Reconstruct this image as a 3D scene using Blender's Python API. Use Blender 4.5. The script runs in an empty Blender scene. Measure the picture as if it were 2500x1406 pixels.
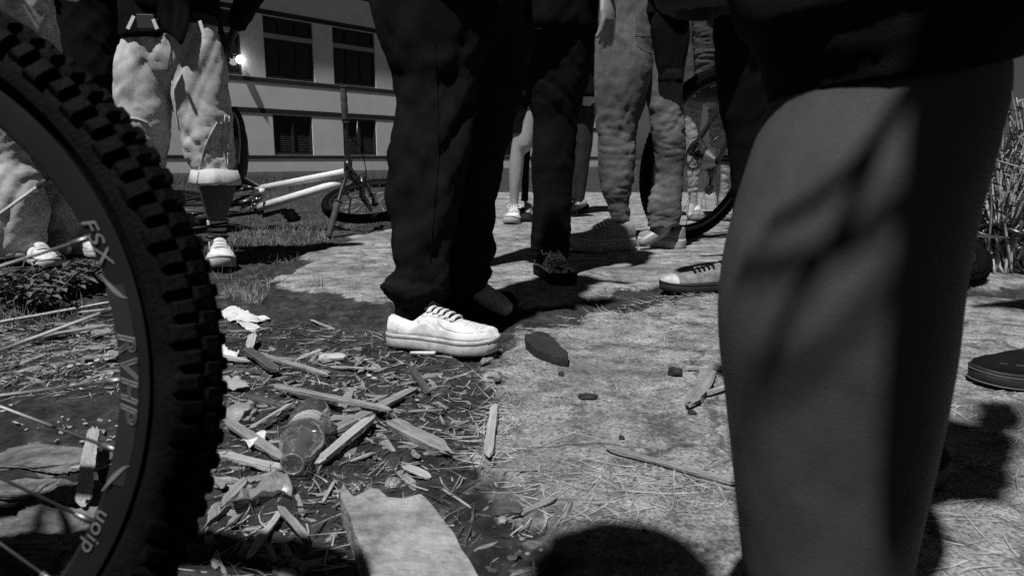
import bpy, bmesh, math, random
import numpy as np
from mathutils import Vector, Matrix, noise
R = math.radians
PI = math.pi
random.seed(7)
scene = bpy.context.scene
col = scene.collection

# ------------------------------------------------------------------ camera
CAM_H, PITCH, F, CX, CY = 0.42, R(10.5), 1700.0, 1250.0, 703.0
cam_data = bpy.data.cameras.new('camera')
cam = bpy.data.objects.new('camera', cam_data)
col.objects.link(cam)
cam.location = (0, 0, CAM_H)
cam.rotation_euler = (R(90) - PITCH, 0, 0)
cam_data.sensor_width = 36
cam_data.lens = 36 * F / 2500
cam_data.clip_start = 0.02
cam_data.clip_end = 500
cam_data.dof.use_dof = True
cam_data.dof.focus_distance = 1.9
cam_data.dof.aperture_fstop = 11
scene.camera = cam

# ------------------------------------------------------------------ world and lamp
SUN_EL, SUN_AZ = R(64), R(26)      # light travels towards +x sin(az), +y cos(az)
LIGHT = Vector((math.sin(SUN_AZ) * math.cos(SUN_EL), math.cos(SUN_AZ) * math.cos(SUN_EL), -math.sin(SUN_EL)))
w = bpy.data.worlds.new('World')
scene.world = w
w.use_nodes = True
nt = w.node_tree
bg = nt.nodes['Background']
sky = nt.nodes.new('ShaderNodeTexSky')
sky.sky_type = 'NISHITA'
sky.sun_disc = False
sky.sun_elevation = SUN_EL
sky.sun_rotation = math.atan2(-LIGHT.x, -LIGHT.y)
bw = nt.nodes.new('ShaderNodeRGBToBW')
nt.links.new(sky.outputs[0], bw.inputs[0])
nt.links.new(bw.outputs[0], bg.inputs['Color'])
bg.inputs['Strength'].default_value = 0.012
sd = bpy.data.lights.new('flood_lamp', 'SUN')
sun = bpy.data.objects.new('flood_lamp', sd)
col.objects.link(sun)
sd.energy = 5.0
sd.angle = R(1.3)
sun.rotation_euler = LIGHT.to_track_quat('-Z', 'Y').to_euler()
scene.view_settings.view_transform = 'Standard'
scene.view_settings.look = 'None'
scene.view_settings.exposure = 0
scene.view_settings.gamma = 1
scene.cycles.use_denoising = False
scene.cycles.sample_clamp_indirect = .6
scene.cycles.sample_clamp_direct = 3

# ------------------------------------------------------------------ photograph pixel -> world point
def ray(px, py):
    X, v = (px - CX) / F, (CY - py) / F
    return Vector((X, math.cos(PITCH) + v * math.sin(PITCH), -math.sin(PITCH) + v * math.cos(PITCH)))
def at(px, py, Y):
    r = ray(px, py)
    return r * (Y / r.y) + Vector((0, 0, CAM_H))
def gnd(px, py, z=0.0):
    r = ray(px, py)
    return r * ((CAM_H - z) / -r.z) + Vector((0, 0, CAM_H))

# ------------------------------------------------------------------ materials (the photograph is black and white: greys only)
MATS = {}
def mat(name, v, rough=0.8, var=0.25, scale=12, bump=0.0, bscale=200, metal=0.0, stretch=(1, 1, 1), spec=0.3, emit=None, detail=6, sheen=0.0, contrast=None, coat=0.0):
    if name in MATS: return MATS[name]
    m = bpy.data.materials.new(name); m.use_nodes = True
    t = m.node_tree; N = t.nodes; L = t.links
    b = N['Principled BSDF']
    b.inputs['Roughness'].default_value = rough
    b.inputs['Metallic'].default_value = metal
    b.inputs['Specular IOR Level'].default_value = spec
    b.inputs['Coat Weight'].default_value = coat
    if sheen: b.inputs['Sheen Weight'].default_value = sheen
    tc = N.new('ShaderNodeTexCoord'); mp = N.new('ShaderNodeMapping')
    mp.inputs['Scale'].default_value = stretch
    L.new(tc.outputs['Object'], mp.inputs[0])
    nz = N.new('ShaderNodeTexNoise'); nz.inputs['Scale'].default_value = scale; nz.inputs['Detail'].default_value = detail
    nz.inputs['Roughness'].default_value = 0.65
    L.new(mp.outputs[0], nz.inputs['Vector'])
    mr = N.new('ShaderNodeMapRange')
    c0, c1 = contrast or (0.3, 0.7)
    mr.inputs[1].default_value = c0; mr.inputs[2].default_value = c1
    mr.inputs[3].default_value = v * (1 - var); mr.inputs[4].default_value = v * (1 + var)
    L.new(nz.outputs[0], mr.inputs[0])
    L.new(mr.outputs[0], b.inputs['Base Color'])
    if bump:
        nb = N.new('ShaderNodeTexNoise'); nb.inputs['Scale'].default_value = bscale; nb.inputs['Detail'].default_value = 4
        L.new(mp.outputs[0], nb.inputs['Vector'])
        bp = N.new('ShaderNodeBump'); bp.inputs['Strength'].default_value = bump; bp.inputs['Distance'].default_value = 0.004
        L.new(nb.outputs[0], bp.inputs['Height']); L.new(bp.outputs[0], b.inputs['Normal'])
    if emit:
        b.inputs['Emission Color'].default_value = (1, 1, 1, 1); b.inputs['Emission Strength'].default_value = emit
    MATS[name] = m
    return m
def clear_plastic(name, tint=0.9, amount=0.16, diff=0.05):
    m = bpy.data.materials.new(name); m.use_nodes = True
    t = m.node_tree; N = t.nodes; L = t.links; N.clear()
    out = N.new('ShaderNodeOutputMaterial')
    tr = N.new('ShaderNodeBsdfTransparent'); tr.inputs[0].default_value = (tint, tint, tint, 1)
    gl = N.new('ShaderNodeBsdfGlossy'); gl.inputs['Roughness'].default_value = 0.12
    df = N.new('ShaderNodeBsdfDiffuse'); df.inputs[0].default_value = (.7, .7, .7, 1)
    fr = N.new('ShaderNodeLayerWeight'); fr.inputs[0].default_value = 0.35
    m1 = N.new('ShaderNodeMixShader'); m1.inputs[0].default_value = diff
    L.new(tr.outputs[0], m1.inputs[1]); L.new(df.outputs[0], m1.inputs[2])
    mm = N.new('ShaderNodeMapRange'); mm.inputs[3].default_value = amount * .5; mm.inputs[4].default_value = min(1, amount * 4)
    L.new(fr.outputs['Facing'], mm.inputs[0])
    m2 = N.new('ShaderNodeMixShader'); L.new(mm.outputs[0], m2.inputs[0])
    L.new(m1.outputs[0], m2.inputs[1]); L.new(gl.outputs[0], m2.inputs[2])
    L.new(m2.outputs[0], out.inputs[0])
    nb = N.new('ShaderNodeTexNoise'); nb.inputs['Scale'].default_value = 40
    tc = N.new('ShaderNodeTexCoord'); L.new(tc.outputs['Object'], nb.inputs['Vector'])
    bp = N.new('ShaderNodeBump'); bp.inputs['Strength'].default_value = .5; bp.inputs['Distance'].default_value = .004
    L.new(nb.outputs[0], bp.inputs['Height']); L.new(bp.outputs[0], gl.inputs['Normal'])
    return m
M_RUBBER = mat('tyre rubber', .0045, .75, .5, 45, .4, 300, spec=.06)
M_RIM = mat('black rim', .009, .45, .2, 30, spec=.3)
M_DECALBG = mat('rim decal panel', .022, .5, .2, 40)
M_DECAL = mat('rim decal grey', .15, .5, .2, 60)
M_STEEL = mat('spoke steel', .3, .5, .15, 40, metal=1)
M_BLKMETAL = mat('black painted metal', .022, .3, .3, 40, spec=.6)
M_WHITEPAINT = mat('scuffed white frame paint', .62, .35, .12, 30, spec=.5, contrast=(.35, .5))
M_GRIP = mat('grip rubber', .06, .8, .2, 80, .3, 500)
M_SADDLE = mat('saddle vinyl', .016, .5, .2, 60)
M_CHAIN = mat('chain steel', .3, .35, .4, 300, metal=.9)
M_SHOEWHITE = mat('white sneaker leather', .62, .55, .16, 30, .35, 350, spec=.3, contrast=(.35, .6))
M_SOLEWHITE = mat('off white rubber sole', .42, .6, .35, 45, .2, 300)
M_LACE = mat('cotton shoe lace', .66, .9, .1, 200, .4, 900)
M_STITCH = mat('dark stitching', .12, .9)
M_LINING = mat('dark shoe lining', .02, .95)
M_SHOEGREY = mat('grey runner mesh', .22, .7, .2, 60, .5, 700)
M_SHOESOLE = mat('grey runner sole', .36, .6, .25, 40, .2, 300)
M_SHOEOVER = mat('runner overlay', .2, .6, .2, 50, .2, 300)
M_SHOEDARK = mat('black suede shoe', .008, .85, .3, 60, .3, 500, spec=.06)
M_SOLEDARK = mat('black rubber sole', .02, .6, .3, 50)
M_CANVAS = mat('worn canvas shoe', .2, .9, .55, 30, .5, 600)
M_BLACKCLOTH = mat('black cotton trousers', .006, .92, .35, 9, .5, 900, spec=.06)
M_BLACKDENIM = mat('washed black denim', .0085, .9, .5, 14, .6, 900, spec=.06)
M_JEANS = mat('grey denim', .125, .9, .5, 9, .6, 800, stretch=(1, 1, .6), spec=.06)
M_KHAKI = mat('pale cargo cotton', .46, .9, .3, 9, .5, 700, spec=.06)
M_SHORTS = mat('dark jersey shorts', .012, .92, .25, 20, .4, 900, spec=.06)
M_BLACKSHIRT = mat('black jersey shirt', .006, .92, .3, 20, .3, 900, spec=.06)
M_GREYJACKET = mat('grey fleece', .055, .95, .25, 40, .6, 500, spec=.06)
M_PALESHIRT = mat('pale print shirt', .6, .9, .5, 16, .4, 700, spec=.06)
M_BELT = mat('black webbing belt', .03, .6, .2, 90)
M_SKINDARK = mat('dark skin', .064, .6, .25, 26, .12, 500, spec=.15, contrast=(.25, .75))
M_SKIN = mat('tan skin', .26, .42, .1, 14, .08, 260, spec=.5)
M_HAIR = mat('black hair', .01, .5, .3, 90)
M_SOCK = mat('striped sock', .5, .95, .1, 40)
M_WOOD = mat('weathered splinter wood', .23, .85, .45, 14, .9, 60, stretch=(1, 9, 9))
M_WOODPALE = mat('fresh split wood', .36, .8, .3, 14, .7, 60, stretch=(1, 9, 9))
M_WOODDARK = mat('dark damp wood', .075, .85, .5, 14, .9, 60, stretch=(1, 9, 9))
M_STONE = mat('pale slab stone', .24, .88, .5, 22, 1.0, 140, contrast=(.36, .64), detail=10, spec=.1)
M_SLATE = mat('dark slate', .022, .8, .4, 30, .8, 120)
M_PAPER = mat('dirty paper', .55, .85, .2, 20, .4, 80)
M_STRAW = mat('dry straw', .34, .8, .5, 20)
M_GRASS = mat('dry grass blade', .17, .8, .6, 3)
M_LEAF = mat('weed leaf', .09, .7, .5, 6)
M_TWIG = mat('twig bark', .3, .85, .5, 30)
M_WALL = mat('painted plaster wall', .80, .85, .10, 1.3, .15, 60, detail=9)
M_BAND = mat('dark painted band', .035, .7, .3, 8)
M_WFRAME = mat('dark window frame', .03, .6, .3, 10)
M_TRANSOM = mat('pale transom', .4, .7, .1, 10)
M_LOUVRE = mat('dark louvre slats', .05, .6, .3, 10)
M_LAMP = mat('lit lamp', .9, emit=8)
M_BTITLE = mat('bottle print', .5, .7)
M_PLASTIC = clear_plastic('clear bottle plastic', .84, .3, .10)
M_FILM = clear_plastic('crumpled plastic film', .8, .15, .22)
def glass_mat():
    m = mat('dark window glass', .012, .08, .3, 1.2, spec=.5)
    return m
M_GLASS = glass_mat()

# ------------------------------------------------------------------ mesh helpers
class MB:
    def __init__(s): s.v = []; s.f = []
    def add(s, verts, faces):
        o = len(s.v); s.v += [tuple(v) for v in verts]; s.f += [tuple(i + o for i in f) for f in faces]
    def rings(s, rings, cap0=True, cap1=True, closed=False):
        n = len(rings[0]); o = len(s.v)
        for r in rings: s.v += [tuple(p) for p in r]
        m = len(rings)
        for i in range(m if closed else m - 1):
            a = o + i * n; b = o + ((i + 1) % m) * n
            for j in range(n):
                k = (j + 1) % n
                s.f.append((a + j, a + k, b + k, b + j))
        if not closed:
            if cap0: s.f.append(tuple(o + j for j in reversed(range(n))))
            if cap1: s.f.append(tuple(o + (m - 1) * n + j for j in range(n)))
    def tube(s, pts, rad, seg=10, caps=True):
        pts = [Vector(p) for p in pts]
        if not hasattr(rad, '__len__'): rad = [rad] * len(pts)
        T = []
        for i in range(len(pts)):
            d = pts[min(i + 1, len(pts) - 1)] - pts[max(i - 1, 0)]
            T.append(d.normalized() if d.length > 1e-9 else Vector((0, 0, 1)))
        up = Vector((0, 0, 1)) if abs(T[0].z) < .9 else Vector((1, 0, 0))
        u = T[0].cross(up).normalized()
        rs = []
        for p, t, r in zip(pts, T, rad):
            u = (u - t * u.dot(t)).normalized(); v = t.cross(u)
            rs.append([p + (u * math.cos(a) + v * math.sin(a)) * r for a in [2 * PI * k / seg for k in range(seg)]])
        s.rings(rs, caps, caps)
    def box(s, c, half, M=None):
        c = Vector(c); vs = []
        for x in (-1, 1):
            for y in (-1, 1):
                for z in (-1, 1):
                    p = Vector((x * half[0], y * half[1], z * half[2]))
                    vs.append(c + ((M @ p) if M is not None else p))
        s.add(vs, [(0, 1, 3, 2), (4, 6, 7, 5), (0, 4, 5, 1), (2, 3, 7, 6), (0, 2, 6, 4), (1, 5, 7, 3)])
    def ball(s, c, rad, nu=20, nv=12):
        c = Vector(c)
        if not hasattr(rad, '__len__'): rad = (rad,) * 3
        rs = []
        for i in range(1, nv):
            t = PI * i / nv
            rs.append([c + Vector((rad[0] * math.sin(t) * math.cos(a), rad[1] * math.sin(t) * math.sin(a), -rad[2] * math.cos(t))) for a in [2 * PI * k / nu for k in range(nu)]])
        s.rings(rs)
    def build(s, name, m, parent=None, smooth=True, M=None):
        me = bpy.data.meshes.new(name)
        me.from_pydata(s.v, [], s.f); me.update()
        if M is not None: me.transform(M)
        if smooth: me.polygons.foreach_set('use_smooth', [True] * len(me.polygons))
        me.materials.append(m)
        o = bpy.data.objects.new(name, me); col.objects.link(o)
        if parent is not None:
            o.parent = parent
            o.matrix_parent_inverse = parent.matrix_world.inverted() if parent.type == 'EMPTY' else Matrix()
        return o
def sharp(o, ang=40):
    me = o.data
    bm = bmesh.new(); bm.from_mesh(me)
    for e in bm.edges:
        if len(e.link_faces) == 2 and e.calc_face_angle(0) > R(ang): e.smooth = False
    bm.to_mesh(me); bm.free()
    return o
def bevel(o, wd=.002, seg=2):
    md = o.modifiers.new('bevel', 'BEVEL'); md.width = wd; md.segments = seg; md.limit_method = 'ANGLE'
    return o
def tag(o, label=None, cat=None, group=None, kind=None):
    if label: o['label'] = label
    if cat: o['category'] = cat
    if group: o['group'] = group
    if kind: o['kind'] = kind
    return o
def empty(name, loc, label=None, cat=None, group=None):
    o = bpy.data.objects.new(name, None); col.objects.link(o)
    o.location = loc; o.empty_display_size = .05
    o.matrix_world = Matrix.Translation(loc)
    return tag(o, label, cat, group)
def evaluated(o):
    dg = bpy.context.evaluated_depsgraph_get()
    me = bpy.data.meshes.new_from_object(o.evaluated_get(dg))
    old = o.data; mats = list(old.materials)
    o.modifiers.clear(); o.data = me
    me.materials.clear()
    for m in mats: me.materials.append(m)
    return o
def remesh(o, voxel, smooth=6):
    md = o.modifiers.new('r', 'REMESH'); md.mode = 'VOXEL'; md.voxel_size = voxel; md.use_smooth_shade = True
    if smooth:
        ms = o.modifiers.new('s', 'SMOOTH'); ms.factor = .5; ms.iterations = smooth
    evaluated(o)
    o.data.polygons.foreach_set('use_smooth', [True] * len(o.data.polygons))
    return o
def displace(o, fn):
    me = o.data; n = len(me.vertices)
    co = np.empty(n * 3); me.vertices.foreach_get('co', co); co = co.reshape(-1, 3)
    no = np.array([v.normal for v in me.vertices])
    d = np.array([fn(Vector(p)) for p in co])
    co = co + no * d[:, None]
    me.vertices.foreach_set('co', co.ravel()); me.update()
def fbm(p, o=4): return noise.fractal(p, 1.0, 2.0, o)
def catmull(P, n):
    P = np.array(P, float); m = len(P)
    t = np.linspace(0, m - 1, n); out = []
    for x in t:
        i = min(int(x), m - 2); u = x - i
        p0, p1, p2, p3 = P[max(i - 1, 0)], P[i], P[i + 1], P[min(i + 2, m - 1)]
        out.append(.5 * ((2 * p1) + (-p0 + p2) * u + (2 * p0 - 5 * p1 + 4 * p2 - p3) * u * u + (-p0 + 3 * p1 - 3 * p2 + p3) * u ** 3))
    return np.array(out)
def mtx(x, y, z, o):
    M = Matrix.Identity(4)
    for i, c in enumerate((x, y, z, o)):
        for j in range(3): M[j][i] = c[j]
    return M
# ------------------------------------------------------------------ ground: one sheet, damp soil with two worn concrete slabs
def poly(pts): return np.array([tuple(gnd(*p))[:2] for p in pts])
SLABS = [np.vstack([poly([(668, 700), (752, 622), (830, 590), (955, 552)]), [(-.6, 5.6), (-.3, 9), (4.5, 9), (5.5, 3.0)],
                    poly([(2450, 705), (1760, 664), (1560, 705), (1330, 742), (1010, 742)])]),
         np.vstack([poly([(1300, 800), (1560, 752), (1780, 722)]), [(3.2, 2.1), (3.2, .3)],
                    poly([(1330, 1600), (1240, 1406), (1210, 1250), (1165, 1120), (1215, 1010), (1165, 910), (1240, 845)])])]
def signed(P, poly_):                                   # + inside
    x, y = P[:, 0], P[:, 1]; n = len(poly_)
    ins = np.zeros(len(P), bool); d = np.full(len(P), 1e9)
    for i in range(n):
        a, b = poly_[i], poly_[(i + 1) % n]
        ab = b - a; t = np.clip(((P - a) @ ab) / (ab @ ab), 0, 1)
        d = np.minimum(d, np.hypot(*(P - a - t[:, None] * ab).T))
        c = (a[1] > y) != (b[1] > y)
        ins ^= c & (x < (b[0] - a[0]) * (y - a[1]) / (b[1] - a[1] + 1e-12) + a[0])
    return np.where(ins, d, -d)
def axis(lo, hi, step, far, gr):
    a = list(np.arange(lo, hi, step)); s = step
    while a[-1] < far: s *= gr; a.append(a[-1] + s)
    s = step
    while a[0] > -far: s *= gr; a.insert(0, a[0] - s)
    return np.array(a)
gx = axis(-1.7, 1.75, .0125, 160, 1.06)
gy = axis(.45, 2.6, .0125, 200, 1.045)
gy = gy[gy > -40]
GX, GY = np.meshgrid(gx, gy)
P2 = np.stack([GX.ravel(), GY.ravel()], -1)
conc = np.max([signed(P2, s) for s in SLABS], 0)
near = (np.abs(P2[:, 0]) < 6) & (P2[:, 1] < 12) & (P2[:, 1] > -2)
Z = np.zeros(len(P2)); C = np.zeros(len(P2))
def conc_at(p, d):
    e = d + .085 * fbm(Vector((p[0] * 5, p[1] * 5, 3)), 4) + .045 * noise.noise(Vector((p[0] * 30, p[1] * 30, 1)))
    return min(1, max(0, e / .03 * .5 + .5))
def height(x, y, c):
    n1 = fbm(Vector((x * 4, y * 4, 0)), 3); n2 = fbm(Vector((x * 18, y * 18, 5)), 4); n3 = noise.noise(Vector((x * 70, y * 70, 9)))
    soil = -.012 + .013 * n1 + .012 * n2 + .005 * n3
    cc = .001 + .0025 * n1 + .0012 * n2 + .0007 * n3
    return soil * (1 - c) + cc * c
for i in np.nonzero(near)[0]:
    x, y = P2[i]
    C[i] = conc_at((x, y), conc[i]); Z[i] = height(x, y, C[i])
def zsoil(x, y):
    d = max(signed(np.array([[x, y]]), s)[0] for s in SLABS)
    return height(x, y, conc_at((x, y), d))
nxn = len(gx)
idx = np.arange(len(P2)).reshape(GX.shape)
faces = np.stack([idx[:-1, :-1], idx[:-1, 1:], idx[1:, 1:], idx[1:, :-1]], -1).reshape(-1, 4)
me = bpy.data.meshes.new('ground')
me.from_pydata(np.column_stack([P2, Z]).tolist(), [], faces.tolist()); me.update()
me.polygons.foreach_set('use_smooth', [True] * len(me.polygons))
att = me.attributes.new('concrete', 'FLOAT', 'POINT'); att.data.foreach_set('value', C)
ground = bpy.data.objects.new('ground', me); col.objects.link(ground)
tag(ground, 'damp dark soil with worn pale concrete slabs underfoot', 'ground', kind='structure')
def ground_mat():
    m = bpy.data.materials.new('soil and concrete'); m.use_nodes = True
    t = m.node_tree; N = t.nodes; L = t.links; b = N['Principled BSDF']; b.inputs['Roughness'].default_value = .9
    b.inputs['Specular IOR Level'].default_value = .25
    tc = N.new('ShaderNodeTexCoord')
    def nz(scale, detail=6, rough=.65, st=(1, 1, 1)):
        mp = N.new('ShaderNodeMapping'); mp.inputs['Scale'].default_value = st
        L.new(tc.outputs['Object'], mp.inputs[0])
        n = N.new('ShaderNodeTexNoise'); n.inputs['Scale'].default_value = scale; n.inputs['Detail'].default_value = detail; n.inputs['Roughness'].default_value = rough
        L.new(mp.outputs[0], n.inputs['Vector']); return n.outputs[0]
    def ramp(src, stops):
        r = N.new('ShaderNodeValToRGB'); e = r.color_ramp.elements
        while len(e) < len(stops): e.new(.5)
        for k, (p, v) in enumerate(stops): e[k].position = p; e[k].color = (v, v, v, 1)
        L.new(src, r.inputs[0]); return r.outputs[0]
    def mix(a, b_, f, mode='MIX'):
        x = N.new('ShaderNodeMix'); x.data_type = 'RGBA'; x.blend_type = mode
        if isinstance(f, float): x.inputs[0].default_value = f
        else: L.new(f, x.inputs[0])
        L.new(a, x.inputs[6]); L.new(b_, x.inputs[7]); return x.outputs[2]
    # soil
    soil = ramp(nz(26, 8, .75), [(.28, .008), (.43, .022), (.56, .05), (.7, .12)])
    big = ramp(nz(3.2, 5), [(.3, .55), (.7, 1.25)])
    soil = mix(soil, big, 1.0, 'MULTIPLY')
    vo = N.new('ShaderNodeTexVoronoi'); vo.inputs['Scale'].default_value = 130; L.new(tc.outputs['Object'], vo.inputs['Vector'])
    chipm = ramp(vo.outputs['Color'], [(.90, 0), (.93, 1)])
    dist = ramp(vo.outputs['Distance'], [(.25, 1), (.38, 0)])
    chip = mix(chipm, dist, 1.0, 'MULTIPLY')
    grey = ramp(nz(9, 2), [(.3, .10), (.7, .24)])
    soil = mix(soil, grey, chip)
    # concrete
    con = ramp(nz(7, 9, .7), [(.28, .13), (.45, .26), (.6, .37), (.78, .5)])
    fine = ramp(nz(170, 4, .7), [(.34, .32), (.5, 1.0), (.7, 1.6)])
    con = mix(con, fine, 1.0, 'MULTIPLY')
    st = ramp(nz(60, 3, .6, (1, 1, 1)), [(.33, .5), (.42, 1.0)])
    con = mix(con, st, .8, 'MULTIPLY')
    v2 = N.new('ShaderNodeTexVoronoi'); v2.inputs['Scale'].default_value = 75; v2.inputs['Randomness'].default_value = 1
    L.new(tc.outputs['Object'], v2.inputs['Vector'])
    agg = mix(ramp(v2.outputs['Color'], [(.72, 0), (.76, 1)]), ramp(v2.outputs['Distance'], [(.2, 1), (.34, 0)]), 1.0, 'MULTIPLY')
    aggc = ramp(nz(33, 1), [(.35, .3), (.65, .6)])
    con = mix(con, aggc, agg)
    vc = N.new('ShaderNodeTexVoronoi'); vc.feature = 'DISTANCE_TO_EDGE'; vc.inputs['Scale'].default_value = 1.7
    wv = N.new('ShaderNodeVectorMath'); wv.operation = 'ADD'; nc = N.new('ShaderNodeTexNoise'); nc.inputs['Scale'].default_value = 6; nc.inputs['Detail'].default_value = 6
    sc_ = N.new('ShaderNodeVectorMath'); sc_.operation = 'SCALE'; sc_.inputs['Scale'].default_value = .22
    L.new(tc.outputs['Object'], nc.inputs['Vector']); L.new(nc.outputs['Color'], sc_.inputs[0]); L.new(tc.outputs['Object'], wv.inputs[0]); L.new(sc_.outputs[0], wv.inputs[1]); L.new(wv.outputs[0], vc.inputs['Vector'])
    con = mix(con, ramp(vc.outputs['Distance'], [(.0, .25), (.006, .45), (.012, 1.0)]), .75, 'MULTIPLY')
    con = mix(con, ramp(nz(14, 6, .75), [(.38, .45), (.5, 1.0), (.66, 1.25)]), .8, 'MULTIPLY')
    # dirt film over the concrete
    film = ramp(nz(2.1, 7, .72), [(.46, 0), (.64, .7)])
    con = mix(con, ramp(nz(50, 5), [(.3, .05), (.7, .11)]), film)
    a = N.new('ShaderNodeAttribute'); a.attribute_name = 'concrete'
    ad = N.new('ShaderNodeMath'); ad.operation = 'ADD'; L.new(a.outputs['Fac'], ad.inputs[0])
    sb = N.new('ShaderNodeMath'); sb.operation = 'MULTIPLY_ADD'; L.new(nz(45, 5), sb.inputs[0]); sb.inputs[1].default_value = .9; sb.inputs[2].default_value = -.45
    L.new(sb.outputs[0], ad.inputs[1])
    fac = ramp(ad.outputs[0], [(.3, 0), (.75, 1)])
    L.new(mix(soil, con, fac), b.inputs['Base Color'])
    bp = N.new('ShaderNodeBump'); bp.inputs['Strength'].default_value = 1; bp.inputs['Distance'].default_value = .007
    L.new(mix(nz(90, 8, .75), nz(160, 6, .7), fac), bp.inputs['Height']); L.new(bp.outputs[0], b.inputs['Normal'])
    return m
me.materials.append(ground_mat())

# ------------------------------------------------------------------ building behind, its front running away to the right
FD = Vector((.649, .760, 0)).normalized(); FN = Vector((FD.y, -FD.x, 0)); F0 = Vector((-7.6, 24, 0))
BASE = -.02
def fac(px, py):                                        # pixel -> (distance along the front, height)
    r = ray(px, py); o = Vector((0, 0, CAM_H))
    k = (F0 - o).dot(FN) / r.dot(FN); P = o + r * k
    return (P - F0).dot(FD), P.z
FM = mtx(FD, FN, Vector((0, 0, 1)), F0)                  # local x along, y outwards, z up
b = empty('building', F0, 'pale plastered two storey building with dark bands across its front', 'building')
def fbox(name, x0, x1, y0, y1, z0, z1, m, parent=b, extra=None):
    q = MB(); q.box(((x0 + x1) / 2, (y0 + y1) / 2, (z0 + z1) / 2), ((x1 - x0) / 2, (y1 - y0) / 2, (z1 - z0) / 2))
    return q.build(name, m, parent, False, FM)
def hz(y, x=700): return fac(x, y)[1]
z_plinth, z_b1a, z_b1b = hz(396), hz(388), hz(379)
L0 = hz(379); LT = hz(282); B2a, B2b = hz(281), hz(268)
U0a, U0b = hz(207), hz(195); U_bot = hz(195); TR0, TR1 = hz(99), hz(88); U_top = hz(47); B4a, B4b = hz(46), hz(33)
B5a = B4b + (B4b - U0b) * .42
TOP = B5a + 2.2
# window openings along the front from the photograph, continued at the same spacing
w1 = (fac(645, 120)[0], fac(765, 120)[0]); w2 = (fac(814, 150)[0], fac(917, 150)[0])
pitch_w = w2[0] - w1[0]; ww = (w1[1] - w1[0] + w2[1] - w2[0]) / 2
lw1 = (fac(668, 330)[0], fac(765, 330)[0]); lw2 = (fac(838, 330)[0], fac(918, 330)[0]); lww = (lw1[1] - lw1[0] + lw2[1] - lw2[0]) / 2
starts = [w1[0] + pitch_w * k for k in range(-4, 8)]
lstarts = [lw1[0] + (lw2[0] - lw1[0]) * k for k in range(-4, 8)]
X0, X1 = starts[0] - 2, starts[-1] + ww + 2
D = 9.0
def strips(z0, z1, opens):
    q = MB(); xs = X0
    for a, c in opens:
        q.box(((xs + a) / 2, -.15, (z0 + z1) / 2), ((a - xs) / 2, .15, (z1 - z0) / 2)); xs = c
    q.box(((xs + X1) / 2, -.15, (z0 + z1) / 2), ((X1 - xs) / 2, .15, (z1 - z0) / 2))
    return q
uo = [(s, s + ww) for s in starts]; lo = [(s, s + lww) for s in lstarts]
q = MB()
def piece(z0, z1, opens=()):
    s = strips(z0, z1, opens); q.add(s.v, s.f)
piece(-1.0, L0); piece(L0, LT, lo); piece(LT, U_bot); piece(U_bot, U_top, uo); piece(U_top, TOP)
q.box(((X0 + X1) / 2, -D / 2 - .15, TOP / 2), ((X1 - X0) / 2, D / 2 - .16, TOP / 2 - .1))
q.build('wall', M_WALL, b, False, FM)
fbox('roof', X0 - .5, X1 + .5, -D - .5, .6, TOP, TOP + .25, M_BAND)
for za, zb in ((z_b1a, z_b1b - .01), (B2a + .01, B2b), (U0a, U0b - .01), (B4a + .01, B4b), (B5a, B5a + .3)):
    fbox('band', X0, X1, .0, .012, za, zb, M_BAND)
for s in starts:
    q = MB(); t = .07
    for x in (s, s + ww - t): q.box((x + t / 2, -.1, (U_bot + U_top) / 2), (t / 2, .04, (U_top - U_bot) / 2 - .003))
    for k in (1, 2): q.box((s + ww * k / 3, -.1, (U_bot + U_top) / 2), (.028, .03, (U_top - U_bot) / 2 - .004))
    for z in (U_bot + .04, TR0 - .04, TR1 + .04, U_top - .04): q.box((s + ww / 2, -.102, z), (ww / 2 - t, .036, .04))
    for z in ((U_bot * .5 + TR0 * .5),): q.box((s + ww / 2, -.103, z), (ww / 2 - t, .02, .018))
    f = q.build('window', M_WFRAME, b, False, FM)
    fbox('pane', s + t, s + ww - t, -.13, -.12, U_bot, U_top, M_GLASS, f).matrix_parent_inverse = Matrix()
    fbox('transom', s, s + ww, -.09, -.005, TR0, TR1, M_TRANSOM, f).matrix_parent_inverse = Matrix()
for s in lstarts:
    q = MB(); t = .09
    for x in (s, s + lww / 2 - t / 2, s + lww - t): q.box((x + t / 2, -.08, (L0 + LT) / 2), (t / 2, .05, (LT - L0) / 2 - .003))
    for z in (L0 + .05, LT - .05): q.box((s + lww / 2, -.082, z), (lww / 2 - t, .045, .045))
    f = q.build('window', M_WFRAME, b, False, FM)
    q = MB(); n = 17
    for k in range(n):
        z = L0 + .1 + (LT - L0 - .2) * (k + .5) / n
        q.box((s + lww / 2, -.1, z), (lww / 2 - .05, .035, .006), Matrix.Rotation(R(38), 3, 'X'))
    q.build('louvre', M_LOUVRE, f, False, FM)
    fbox('pane', s + .05, s + lww - .05, -.19, -.17, L0, LT, M_GLASS, f).matrix_parent_inverse = Matrix()
# lit lamp by the left window
lx, lz = fac(583, 147)
lamp = empty('wall_lamp', FM @ Vector((lx, .3, lz)), 'small round lamp glowing bright beside an upper window of the building', 'lamp')
LM = mtx(FD, FN, Vector((0, 0, 1)), F0)
q = MB(); q.ball((lx, .10, lz), .135); q.build('bulb', M_LAMP, lamp, True, LM)
q = MB(); q.tube([(lx, .0, lz + .02), (lx, .03, lz + .08), (lx, .07, lz + .08)], .014); q.box((lx, .01, lz + .02), (.06, .012, .08)); q.build('bracket', M_BAND, lamp, True, LM)
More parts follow.
